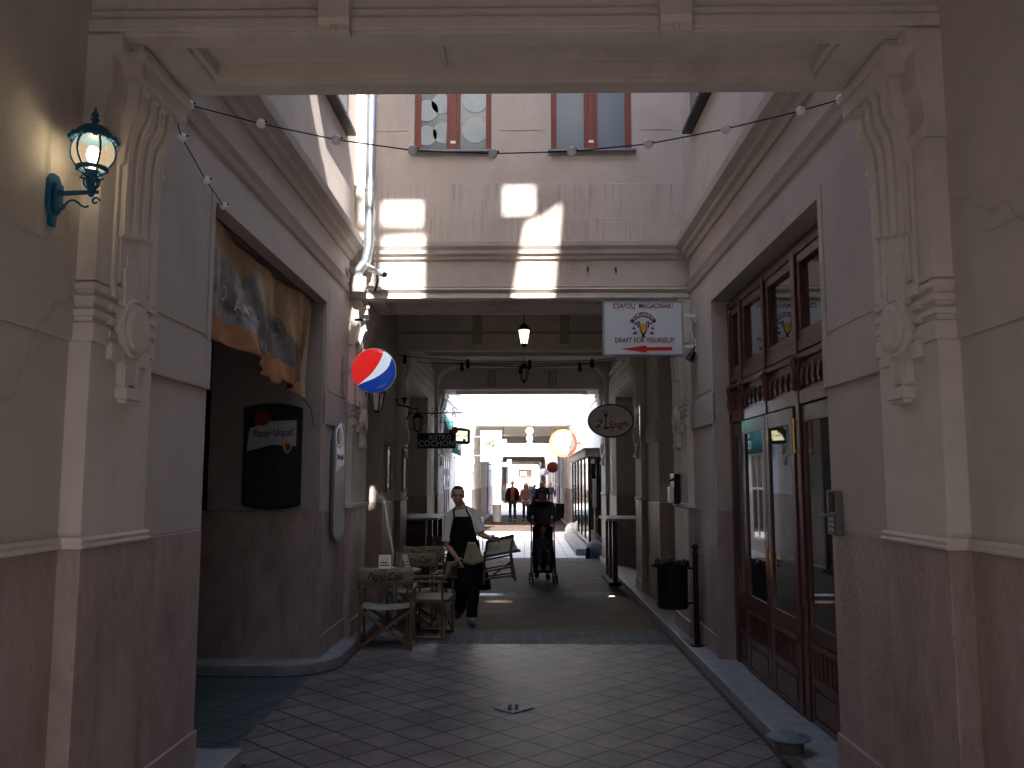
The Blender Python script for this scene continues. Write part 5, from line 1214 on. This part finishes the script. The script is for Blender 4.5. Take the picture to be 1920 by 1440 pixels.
# ---------------------------------------------------------------- bright court furniture (right)
def show_window():
    r = thing('show_window', 'tall glass show window in dark frames with a worn brown head on the right of the bright court', 'shop window')
    m = M(); ya, yb = 21.0, 28.0; x = X(1, 1.62)
    for y in (ya, 22.4, 23.8, 25.2, 26.6, yb): m.box(x - .03, x + .03, y - .03, y + .03, .25, 2.35)
    m.box(x - .03, x + .03, ya, yb, .25, .33); o = m.build('frame', black, r, bevel=.004)
    h = M(); h.box(x - .10, x + .4, ya - .1, yb + .1, 2.35, 2.52); h.box(x - .14, x + .4, ya - .12, yb + .12, 2.52, 2.56); h.build('head', mat('worn brown head', (.20, .15, .12), .8, var=.5, vscale=9), r, bevel=.008)
    for i, y in enumerate((ya, 22.4, 23.8, 25.2, 26.6)): M().box(x - .005, x + .005, y + .03, y + 1.37, .33, 2.35).build('pane', g_clear, r)
    b = M(); random.seed(5)
    cols = [white, black, tealcloth, gold, blackm, white, teal, canvas]
    for i in range(14):
        y = ya + .3 + i * .47; z = random.uniform(.5, 1.5); b = M(); b.box(x + .12, x + .2, y, y + random.uniform(.15, .35), z, z + random.uniform(.3, .8)); b.build('display_item', cols[i % 8], r)
show_window()
st = thing('stone_step', 'low stone terrace step along the right side of the bright court', 'step'); m = M(); xb(m, 1, 1.28, 1.9, 20.9, 27.0, 0, .16); m.build('slab', mat('pale step stone', (.34, .31, .29), .8, var=.2), st, bevel=.02)
for i, (x, y, r_, z, l) in enumerate(((1.52, 27.6, .24, 0, 'pale stone ball at the far right corner of the bright court'), (1.72, 26.2, .25, .16, 'pale stone ball on the step in front of the show window'), (1.62, 20.35, .20, 0, 'grey blue stone ball at the near right corner of the bright court'))):
    b = thing('stone_ball', l, 'bollard', (x, y, z), group='stone ball bollards in the bright court')
    M().ell((0, 0, r_ * .93), r_, 24).build('ball', mat('pale stone', (.5, .5, .48), .8, var=.15) if i < 2 else mat('blue grey stone', (.22, .27, .31), .8, var=.2), b, smooth=True); M().lathe([(r_ * .55, 0), (r_ * .5, .05)], n=20).build('foot', stone, b)
dk = thing('bollard', 'short dark bollard beside the grey blue stone ball', 'bollard', (1.45, 20.1, 0)); M().lathe([(.05, 0), (.06, .02), (.045, .2), (.05, .22), (.02, .26)], n=16).build('post', black, dk, smooth=True)
# bins and pots further away
for i, (px, py, Y, mt_, l) in enumerate(((1050, 968, 40, black, 'black litter bin far down the passage on the right'), (1040, 965, 41, white, 'white pot far down the passage next to the black bin'), (932, 968, 38, white, 'white pot far down the passage on the left of the couple'))):
    b = thing('planter_pot', l, 'pot', (at(px, py, Y).x, Y, 0)); M().lathe([(.14, 0), (.17, .02), (.2, .7), (.22, .75), (.17, .75), (.16, .68)], n=16).build('body', mt_, b, smooth=True, angle=40); M().lathe([(.001, .66), (.17, .66)], n=12).build('filling', dark, b)
# bottles glinting in the dark bar
for i in range(7):
    b = thing('bottle', 'small glinting bottle on the dark shelf inside the left side passage', 'bottle', (-3.32 + .085 * i - .1, 9.3 + .04 * (i % 2), 1.66), group='bottles in the dark bar')
    M().lathe([(.03, 0), (.032, .14), (.012, .19), (.012, .25)], n=12).build('body', mat('green bottle glass', (.16, .18, .05), .12) if i % 2 else mat('amber bottle glass', (.32, .2, .04), .12), b, smooth=True)
    M().lathe([(.014, .25), (.014, .275)], n=10).build('cap', gold, b)
bs = thing('bar_shelf', 'dark shelf with bottles inside the left side passage', 'shelf'); M().box(-3.7, -2.7, 9.2, 9.45, 1.62, 1.66).build('board', wood_dk, bs); 
for x in (-3.65, -2.75): M().box(x - .02, x + .02, 9.22, 9.42, 0, 1.62).build('post', wood_dk, bs)
# ---------------------------------------------------------------- people
def remesh(mb, vox, name, m, parent, smooth_it=4):
    o = mb.build('tmp', m, None); r = o.modifiers.new('r', 'REMESH'); r.mode = 'VOXEL'; r.voxel_size = vox; r.use_smooth_shade = True
    s = o.modifiers.new('s', 'SMOOTH'); s.factor = .5; s.iterations = smooth_it
    dg = bpy.context.evaluated_depsgraph_get(); me = bpy.data.meshes.new_from_object(o.evaluated_get(dg)); me.name = name
    bpy.data.objects.remove(o); n = bpy.data.objects.new(name, me); COL.objects.link(n); n.parent = parent
    me.polygons.foreach_set('use_smooth', [True] * len(me.polygons))
    return n
V = Vector
def lerp(a, b, t): return a + (b - a) * t
def limb(m, a, b, c, r0, r1, r2, n=12):
    pts = [a, lerp(a, b, .33), lerp(a, b, .75), b, lerp(b, c, .3), lerp(b, c, .7), c]
    m.tube(pts, [r0, r0 * .98, lerp(r0, r1, .75), r1, r1 * 1.04, lerp(r1, r2, .6), r2], n); m.ell(a, r0, 12); m.ell(c, r2, 10)
def hand(m, w, d, side, palm_n, curl=.5, k=1.0):
    """palm + four fingers + thumb; w wrist, d pointing direction, side = thumb side direction"""
    d = d.normalized(); side = (side - d * side.dot(d)).normalized(); pn = d.cross(side).normalized() * palm_n
    rot = Matrix((side, pn, d)).transposed()
    m.ell(w + d * .045 * k, (.038 * k, .015 * k, .052 * k), 14, rot=rot)
    for i, (o, l) in enumerate(((.028, .072), (.010, .082), (-.009, .076), (-.027, .060))):
        a = w + d * .085 * k + side * o * k; c1 = curl * (.8 + .12 * i)
        b = a + (d * cos(c1 * .5) + pn * sin(c1 * .5)) * l * .5 * k; e = b + (d * cos(c1 * 1.4) + pn * sin(c1 * 1.4)) * l * .32 * k; f = e + (d * cos(c1 * 2.1) + pn * sin(c1 * 2.1)) * l * .26 * k
        m.tube([a - d * .02, a, b, e, f], [.009 * k, .0092 * k, .0085 * k, .008 * k, .0065 * k], 8)
    t0 = w + d * .02 * k + side * .025 * k; t1 = t0 + (side * .8 + d * .7 + pn * .2).normalized() * .035 * k; t2 = t1 + (side * .3 + d + pn * .5).normalized() * .032 * k
    m.tube([w, t0, t1, t2], [.012 * k, .013 * k, .010 * k, .008 * k], 8)
def head(m, c, f, k=1.0, female=False):
    """c centre of head, f facing direction (horizontal unit)"""
    up = V((0, 0, 1)); s = f.cross(up).normalized(); up = s.cross(f).normalized(); rot = Matrix((s, f, up)).transposed()
    P = lambda a, b, z: c + s * a * k + f * b * k + up * z * k
    m.ell(P(0, -.012, .025), (.074 * k, .092 * k, .092 * k), 20, rot=rot); m.ell(P(0, .018, -.03), (.060 * k, .072 * k, .085 * k), 18, rot=rot)
    m.ell(P(0, .045, -.085), (.034 * k, .034 * k, .028 * k), 14, rot=rot)       # chin
    m.tube([P(0, .078, .022), P(0, .098, -.012), P(0, .102, -.022), P(0, .085, -.03)], [.009 * k, .013 * k, .014 * k, .010 * k], 8)   # nose
    m.tube([P(-.045, .070, .030), P(-.02, .083, .034), P(.02, .083, .034), P(.045, .070, .030)], [.010 * k] * 4, 8)  # brow
    m.tube([P(-.022, .082, -.055), P(0, .090, -.053), P(.022, .082, -.055)], [.006 * k, .008 * k, .006 * k], 6)
    m.tube([P(-.019, .080, -.064), P(0, .087, -.066), P(.019, .080, -.064)], [.006 * k, .008 * k, .006 * k], 6)
    for a in (-1, 1): m.ell(P(.045 * a, .045, -.02), (.022 * k, .024 * k, .022 * k), 10, rot=rot); m.ell(P(.077 * a, -.005, -.005), (.010 * k, .018 * k, .030 * k), 10, rot=rot)
    return P, rot
def person(label, J, f, h=1.75, vox=.007, detail=True, sk=skin, garments=(), k=1.0, hk=1.0):
    """J: joints; body is one continuous remeshed surface; garments are (name, builder, material, voxel)"""
    r = thing('person', label, 'person', (0, 0, 0)); m = M()
    P, rot = head(m, J['head'], f, hk)
    m.tube([J['head'] - f * .01 + V((0, 0, -.05)), J['neck'] + V((0, 0, .04)), J['neck']], [.056 * hk, .060 * hk, .072 * hk], 14)
    m.tube([J['pel'] + V((0, 0, -.06)), J['pel'], J['waist'], J['chest'], lerp(J['chest'], J['neck'], .6), J['neck']], [.09 * k, .105 * k, .092 * k, .112 * k, .09 * k, .06 * k], 18, flat=1.42)
    for S_ in 'LR':
        limb(m, J['sh' + S_], J['el' + S_], J['wr' + S_], .048 * k, .038 * k, .026 * k); limb(m, J['hp' + S_], J['kn' + S_], J['an' + S_], .085 * k, .056 * k, .038 * k)
        m.tube([J['an' + S_], lerp(J['an' + S_], J['to' + S_], .5), J['to' + S_]], [.04, .038, .026], 10)
        m.tube([lerp(J['neck'], J['sh' + S_], .1), J['sh' + S_]], [.06, .05 * k], 12)
        d = J.get('hd' + S_, J['wr' + S_] - J['el' + S_]); sd = J.get('th' + S_, V((0, -1, 0)) + f * .4)
        hand(m, J['wr' + S_], V(d), V(sd), 1 if S_ == 'L' else -1, J.get('curl' + S_, .5), .95 * k)
    remesh(m, vox, 'body', sk, r, 2)
    for name, fn, mt_, vx, it in garments:
        g = M(); fn(g, J, P, rot)
        if vx: remesh(g, vx, name, mt_, r, it)
        else: g.build(name, mt_, r, smooth=True)
    return r, P, rot
def trousers(rt=.105, rk=.082, ra=.075, flat=1.35):
    def fn(g, J, P, rot):
        g.tube([J['waist'] - V((0, 0, .02)), J['pel'] + V((0, 0, .03)), J['pel'] - V((0, 0, .08))], [.108, .122, .105], 18, flat=flat)
        for S_ in 'LR':
            a, b, c = J['hp' + S_], J['kn' + S_], J['an' + S_]; e = lerp(b, c, .93)
            g.tube([a, lerp(a, b, .5), b, lerp(b, c, .5), e], [rt, rt * .92, rk, ra * .96, ra], 14); g.ell(a, rt, 12)
    return fn
def top(sleeve=.75, r0=.13, rs=.066, hem=0, full=False, collar=0):
    def fn(g, J, P, rot):
        bot = J['pel'] + V((0, 0, -hem))
        g.tube([bot, lerp(bot, J['waist'], .6), J['waist'], J['chest'], lerp(J['chest'], J['neck'], .62), lerp(J['chest'], J['neck'], .93)], [r0 * .98, r0 * .93, r0 * .88, r0, r0 * .82, .068], 20, flat=1.42)
        for S_ in 'LR':
            a, b, c = J['sh' + S_], J['el' + S_], J['wr' + S_]
            if full: pts = [lerp(J['neck'], a, .35), a, lerp(a, b, .5), b, lerp(b, c, .5), lerp(b, c, .93)]; rr = [rs * .9, rs * 1.02, rs * .95, rs * .85, rs * .72, rs * .62]
            else: pts = [lerp(J['neck'], a, .35), a, lerp(a, b, .45), lerp(a, b, sleeve)]; rr = [rs * .95, rs * 1.05, rs * 1.05, rs * 1.12]
            g.tube(pts, rr, 14)
    return fn
def shoes(l=.13):
    def fn(g, J, P, rot):
        for S_ in 'LR':
            a, t = J['an' + S_], J['to' + S_]; d = (t - a); g.tube([a - d * .35 - V((0, 0, .045)), a - V((0, 0, .03)), lerp(a, t, .6) - V((0, 0, .01)), t, t + d * .12], [.035, .048, .046, .040, .022], 12)
            g.ell(a - V((0, 0, .01)), .045, 10)
    return fn
def hairfn(short=True, k=1.0, long_=0):
    def fn(g, J, P, rot):
        n = 18
        c = P(0, -.02, .035)
        g.ell(c, (.079 * k, .093 * k, .090 * k), 22, rot=rot)
        if not short: g.ell(P(0, -.035, .0), (.086 * k, .085 * k, .11 * k), 18, rot=rot)
        if long_:
            g.tube([P(0, -.04, .03), P(0, -.06, -.06), P(0, -.07, -.06 - long_)], [.08, .085, .05], 12, flat=1.3)
            for a in (-1, 1): g.tube([P(.055 * a, .0, .05), P(.075 * a, .01, -.05), P(.07 * a, .0, -.05 - long_ * .9)], [.03, .032, .02], 8)
    return fn
# --- the waiter
YW = 10.5
def wj(px, py, Y=YW): return at(px, py, Y)
J = dict(head=wj(858.5, 930), neck=wj(864, 953, 10.53), chest=wj(868, 985, 10.52), waist=wj(868, 1022, 10.53), pel=wj(871, 1052, 10.53),
         shR=wj(842, 969, 10.52), elR=wj(838, 1020, 10.5), wrR=wj(855, 1045, 10.36), shL=wj(890, 964, 10.54), elL=wj(902, 1002, 10.48), wrL=wj(920, 1010, 10.36),
         hpR=wj(862, 1060, 10.53), knR=wj(866, 1112, 10.42), anR=wj(862, 1143, 10.78), toR=wj(858, 1155, 10.66),
         hpL=wj(881, 1060, 10.53), knL=wj(888, 1112, 10.40), anL=wj(884, 1160, 10.40), toL=wj(886, 1172, 10.24), curlL=.95, curlR=.6,
         hdR=V((.35, -.3, -.7)), thR=V((.8, -.3, .3)), hdL=V((.9, -.25, .0)), thL=V((0, -.5, .8)))
f = V((-.02, -1, -.05)).normalized(); fh = V((.10, -1, -.06)).normalized()
def apron(g, J, P, rot):
    pass
def coat_neck(g, J, P, rot):
    c = J['neck']; g.tube([c + V((.05 * cos(t), -.01 + .055 * sin(t), -.02 - .02 * abs(sin(t)))) for t in [i / 16 * 2 * pi for i in range(17)]], .017, 8)
wt, P, rot = person('waiter in white short sleeved coat and long black apron walking with a chair', J, fh, vox=.0062, garments=(
    ('trousers', trousers(.085, .075, .068), navyb, .009, 3), ('coat', top(.92, .122, .062, -.02), shirt, .008, 2), ('shoes', shoes(), shoe, .007, 2), ('collar', coat_neck, shirt, .006, 2)), hk=.98)
# close cropped hair as a thin cap
def cap_hair(name, J, P, rot, mt_, r, k=1.0, zmin=.03, front=.055):
    g = M(); g.ell(P(0, -.018, .030), (.0775 * k, .094 * k, .092 * k), 28, rot=rot)
    o = g.build('tmp', mt_, None); me = o.data; bm_ = bmesh.new(); bm_.from_mesh(me)
    inv = rot.transposed(); c = J['head']
    dele = []
    for v in bm_.verts:
        q = inv @ (v.co - c)
        if q.z < zmin * k - (.06 if q.y < .0 else 0) * k or (q.y > .03 * k and q.z < (.075) * k): dele.append(v)
    bmesh.ops.delete(bm_, geom=dele, context='VERTS'); bm_.to_mesh(me); bm_.free(); me.name = name
    bpy.data.objects.remove(o); n = bpy.data.objects.new(name, me); COL.objects.link(n); n.parent = r
    sd = n.modifiers.new('t', 'SOLIDIFY'); sd.thickness = .004; sd.offset = 1
    me.polygons.foreach_set('use_smooth', [True] * len(me.polygons)); return n
cap_hair('hair', J, P, rot, hair, wt)
g = M()
for a in (-1, 1): g.ell(P(.029 * a, .079, .008), (.016, .006, .010), 12, rot=rot); g.bar(P(.047 * a, .074, .012), P(.078 * a, .0, .014), .004, .004)
g.bar(P(-.012, .086, .012), P(.012, .086, .012), .004, .004); g.build('glasses', mat('dark lens', (.05, .03, .03), .15), wt, smooth=True)
# apron: bib, skirt, straps
def apron_mesh():
    m = M(); rows = []
    zs = [(1.335, .60, .125), (1.28, .66, .134), (1.20, .74, .138), (1.10, .95, .136), (1.0, 1.35, .134), (.92, 1.75, .142), (.82, 1.85, .158), (.7, 1.85, .172), (.58, 1.8, .182), (.50, 1.75, .190)]
    n = 22
    for k_, (z, am, ry) in enumerate(zs):
        t = (1.335 - z) / .835
        cx = lerp(J['chest'], J['pel'], min(1, max(0, (J['chest'].z - z) / (J['chest'].z - J['pel'].z)))).x if z > J['pel'].z else J['pel'].x + .03 * (J['pel'].z - z)
        cy = 10.53; rx = ry * 1.42 if z > .95 else ry * (1.35 + (.95 - z) * .2)
        for i in range(n + 1):
            a = -am + 2 * am * i / n; wv = .012 * sin(a * 6 + z * 4) * max(0, (1.0 - z)) * 2
            m.v.append((cx + (rx + wv) * sin(a) + (.05 * max(0, (.9 - z)) * (i / n) * 2), cy - (ry + wv) * cos(a) - .0, z - (.03 * (i / n) if k_ == len(zs) - 1 else 0)))
    for k_ in range(len(zs) - 1):
        for i in range(n): a = k_ * (n + 1) + i; m.f.append((a, a + 1, a + n + 2, a + n + 1)); m.mi.append(0)
    o = m.build('apron', navyb, wt, smooth=True); s = o.modifiers.new('t', 'SOLIDIFY'); s.thickness = .006; s.offset = 1
    st_ = M(); nk = J['neck']; cx = J['chest'].x
    for a in (-1, 1): st_.tube([V((cx + .095 * a, 10.405, 1.33)), V((nk.x + .080 * a, 10.43, 1.40)), V((nk.x + .062 * a, 10.50, nk.z + .00)), V((nk.x + .02 * a, 10.60, nk.z + .01))], .010, 8)
    st_.tube([V((J['waist'].x + .20 * cos(t), 10.53 + .145 * sin(t), 1.0)) for t in [i / 20 * 2 * pi for i in range(21)]], .008, 6)
    st_.build('apron_strap', navyb, wt, smooth=True)
    w = M(); random.seed(8); vs = []
    for i in range(9):      # khaki cloth tucked into the apron string, hanging at his left hip
        for j in range(9):
            u, v = i / 8, j / 8; x = J['waist'].x + .115 + .17 * (u - .5) * (.5 + v * 1.1) + .03 * v; z = 1.04 - .27 * v * (1 - .25 * abs(u - .4)); y = 10.36 + .02 * sin(u * 9) * v - .02 * v
            vs.append((x, y, z))
    w.add(vs, [(9 * i + j, 9 * i + 9 + j, 9 * i + 10 + j, 9 * i + 1 + j) for i in range(8) for j in range(8)]); o = w.build('cloth', canvas, wt, smooth=True); s = o.modifiers.new('t', 'SOLIDIFY'); s.thickness = .006
apron_mesh()
# --- generic walker
def walker(label, x, Y, h, cols, step=.18, fem=False, vox=.012, arms=None, hairlong=0, extra=None, z0=0, back=False):
    s = h / 1.75; q = lambda a, b, c: V((x + a * s, Y + (b if not back else -b) * s, z0 + c * s)); f = V((0, -1 if not back else 1, 0))
    J = dict(head=q(0, -.02, 1.635), neck=q(0, 0, 1.47), chest=q(0, 0, 1.28), waist=q(0, 0, 1.06), pel=q(0, 0, .94), hpL=q(.09, 0, .92), hpR=q(-.09, 0, .92), knL=q(.10, -step * .7, .50), knR=q(-.10, step * .1, .50), anL=q(.10, -step, .09), anR=q(-.10, step, .12), toL=q(.11, -step - .14, .04), toR=q(-.11, step - .13, .05),
             shL=q(.18, 0, 1.40), shR=q(-.18, 0, 1.40), elL=q(.25, .04, 1.13), elR=q(-.25, .02, 1.13), wrL=q(.25, -.05, .88), wrR=q(-.26, -.08, .88))
    if arms: J.update({k_: q(*v) for k_, v in arms.items()})
    gs = [('trousers', trousers(.095 * s, .072 * s, .062 * s), cols[1], vox, 2), ('top', top(.5, .125 * s, .062 * s, .02, full=True), cols[0], vox, 2), ('shoes', shoes(), cols[2], vox * .8, 1), ('hair', hairfn(not fem, s, hairlong), hair, vox * .8, 1)]
    J['pel'] = q(0, 0, .94)
    r, P, rot = person(label, J, f, vox=vox * .8, garments=gs, sk=cols[3] if len(cols) > 3 else skin, k=s, hk=s * 1.08)
    return r, J, P, rot
# hair caps must leave the face free: the shell sits behind the face line (see hairfn offsets)
orange = mat('orange red shirt', (.28, .035, .015), .8); pinkc = mat('pink jacket', (.22, .10, .10), .85); bluec = mat('blue top', (.10, .13, .25), .85)
# woman pushing the stroller
r, Jw, Pw, rw = walker('woman in a dark knit top with a black scarf pushing a stroller', .325, 16.0, 1.66, (grayk, navyb, blackm, skin_d), .10, True, .010, arms=dict(elL=(.26, -.02, 1.15), elR=(-.26, -.02, 1.15), wrL=(.19, -.36, 1.08), wrR=(-.19, -.36, 1.08)), hairlong=.0)
g = M(); g.tube([Pw(.12 * cos(t), .02 + .10 * sin(t), -.19 - .02 * sin(t)) for t in [i / 16 * 2 * pi for i in range(17)]], .045, 10); g.build('scarf', navyb, r, smooth=True)
g = M()
for a in (-1, 1): g.ell(Pw(.030 * a, .080, .010), (.024, .008, .018), 12, rot=rw)
g.build('sunglasses', blackm, r, smooth=True)
def stroller(x, Y):
    r = thing('stroller', 'black folding baby stroller pushed by the woman in dark clothes', 'stroller', (x, Y, 0))
    fr = M()
    for s in (-1, 1):
        fr.tube([(s * .19, .42, 1.06), (s * .20, .30, .98), (s * .21, -.22, .14)], .013, 8); fr.tube([(s * .20, .16, .78), (s * .21, .28, .12)], .012, 8); fr.tube([(s * .21, .20, .62), (s * .20, -.18, .48)], .010, 8)
        fr.tube([(s * .16, .43, 1.07), (s * .21, .44, 1.06)], .018, 8)
    fr.bar((-.21, .28, .14), (.21, .28, .14), .014, .014); fr.bar((-.21, -.10, .30), (.21, .26, .20), .010, .010); fr.bar((.21, -.10, .30), (-.21, .26, .20), .010, .010); fr.build('frame', black, r, smooth=True)
    for s in (-1, 1):
        for y in (-.22, .28):
            w = M()
            for d in (-.028, .028): w.lathe([(.04, -.010 + s * .21 + d), (.070, -.012 + s * .21 + d), (.074, s * .21 + d), (.070, .012 + s * .21 + d), (.04, .010 + s * .21 + d)], (0, y, .074), 20, 'x')
            w.tube([(s * .21 - .03, y, .074), (s * .21 + .03, y, .074)], .012, 8); w.build('wheel', rubber, r, smooth=True, angle=40)
    s = M(); s.add([(-.18, .22, .95), (.18, .22, .95), (.19, .14, .45), (-.19, .14, .45), (.19, -.16, .42), (-.19, -.16, .42), (.17, -.24, .22), (-.17, -.24, .22)], [(0, 1, 2, 3), (3, 2, 4, 5), (5, 4, 6, 7)]); o = s.build('seat', navyb, r); q = o.modifiers.new('t', 'SOLIDIFY'); q.thickness = .02
    b = M(); b.prism([(-.17, .16), (.17, .16), (.19, .36), (-.19, .36)], 'y', .0, .24); b.build('basket', navyb, r, bevel=.02)
stroller(.325, 15.4)
def child(x, Y):
    r = thing('person', 'small child in dark clothes sitting in the stroller', 'person'); q = lambda a, b, c: V((x + a, Y + b, c)); m = M()
    P, rot = head(m, q(.0, .04, .90), V((0, -1, -.1)).normalized(), .78)
    m.tube([q(0, .05, .80), q(0, .06, .74), q(0, .06, .60), q(0, .0, .50)], [.035, .07, .085, .09], 12, flat=1.2)
    for s in (-1, 1):
        m.tube([q(.08 * s, .05, .73), q(.12 * s, -.02, .60), q(.07 * s, -.14, .56)], [.035, .03, .022], 8); m.ell(q(.06 * s, -.17, .56), (.02, .03, .018), 8)
        for i in range(4): m.tube([q(.06 * s + (i - 1.5) * .009, -.185, .56), q(.06 * s + (i - 1.5) * .009, -.21, .55)], .005, 6)
        m.tube([q(.05 * s, .0, .50), q(.08 * s, -.22, .50), q(.07 * s, -.28, .28)], [.05, .042, .03], 10); m.tube([q(.07 * s, -.27, .27), q(.075 * s, -.34, .26)], [.032, .024], 8)
    remesh(m, .009, 'body', skin_d, r, 2)
    g = M(); g.tube([q(0, .05, .78), q(0, .06, .72), q(0, .06, .60), q(0, .0, .50)], [.045, .085, .098, .10], 12, flat=1.2)
    for s in (-1, 1): g.tube([q(.07 * s, .05, .73), q(.125 * s, -.02, .60), q(.08 * s, -.12, .56)], [.045, .04, .034], 8); g.tube([q(.05 * s, .0, .50), q(.08 * s, -.22, .50), q(.07 * s, -.27, .32)], [.06, .052, .042], 10)
    remesh(g, .010, 'clothes', grayk, r, 2)
    g = M()
    for s in (-1, 1): g.tube([q(.07 * s, -.26, .26), q(.075 * s, -.35, .26)], [.038, .03], 10)
    g.build('shoes', mat('pale shoes', (.35, .35, .36), .6), r, smooth=True)
    g = M(); g.ell(P(0, -.02, .03), (.064, .074, .072), 16, rot=rot); g.build('hair', hair, r, smooth=True)
child(.325, 15.4)
# the couple and others further on
r, J2, P2, r2_ = walker('far man in open black jacket over orange shirt, left one of the couple', at(961, 940, 38.5).x, 38.5, 1.78, (orange, denim, blackm), .16)
g = M()
for s in (-1, 1):
    g.tube([J2['sh' + ('L' if s > 0 else 'R')], J2['el' + ('L' if s > 0 else 'R')], lerp(J2['el' + ('L' if s > 0 else 'R')], J2['wr' + ('L' if s > 0 else 'R')], .95)], [.068, .062, .052], 12)
    g.tube([J2['neck'] + V((.09 * s, 0, -.02)), J2['chest'] + V((.115 * s, -.03, 0)), J2['waist'] + V((.12 * s, -.03, 0)), J2['pel'] + V((.13 * s, -.02, -.05))], [.06, .092, .095, .09], 12)
remesh(g, .014, 'jacket', navyb, r, 2)
r, J3, P3, r3_ = walker('woman with long dark hair in a pink jacket walking on the right of the man', at(986, 940, 38.5).x, 38.5, 1.66, (pinkc, denim, blackm), .14, True, hairlong=.16)
g = M(); g.tube([J3['pel'] + V((.16 * cos(t), .13 * sin(t), .0 - .03 * sin(t * 3))) for t in [i / 16 * 2 * pi for i in range(17)]], .05, 8); g.build('tied_sweater', mat('pale grey knit', (.42, .42, .48), .9), r, smooth=True)
g = M(); g.ell(J3['pel'] + V((-.0, -.2, -.06)), (.14, .05, .10), 14); g.build('bag', mat('tan leather', (.25, .12, .06), .6), r, smooth=True)
walker('distant person in a blue top behind the couple', at(1003, 940, 47).x, 47, 1.62, (bluec, denim, blackm), .12, True)
walker('distant person with dark hair beside the stroller woman head', at(1010, 940, 43).x + .12, 43, 1.72, (navyb, denim, blackm), .12, True, hairlong=.12)
walker('very distant person in a grey top on the right far down the passage', at(1032, 940, 50).x, 50, 1.7, (grayk, canvas, blackm), .12)
walker('far person in a dark coat at the right edge of the couple', at(1019, 940, 41).x, 41, 1.74, (navyb, navyb, blackm), .15)
walker('very distant person in front of the far shopfront', at(997, 925, 66).x, 66, 1.7, (navyb, denim, blackm), .12)
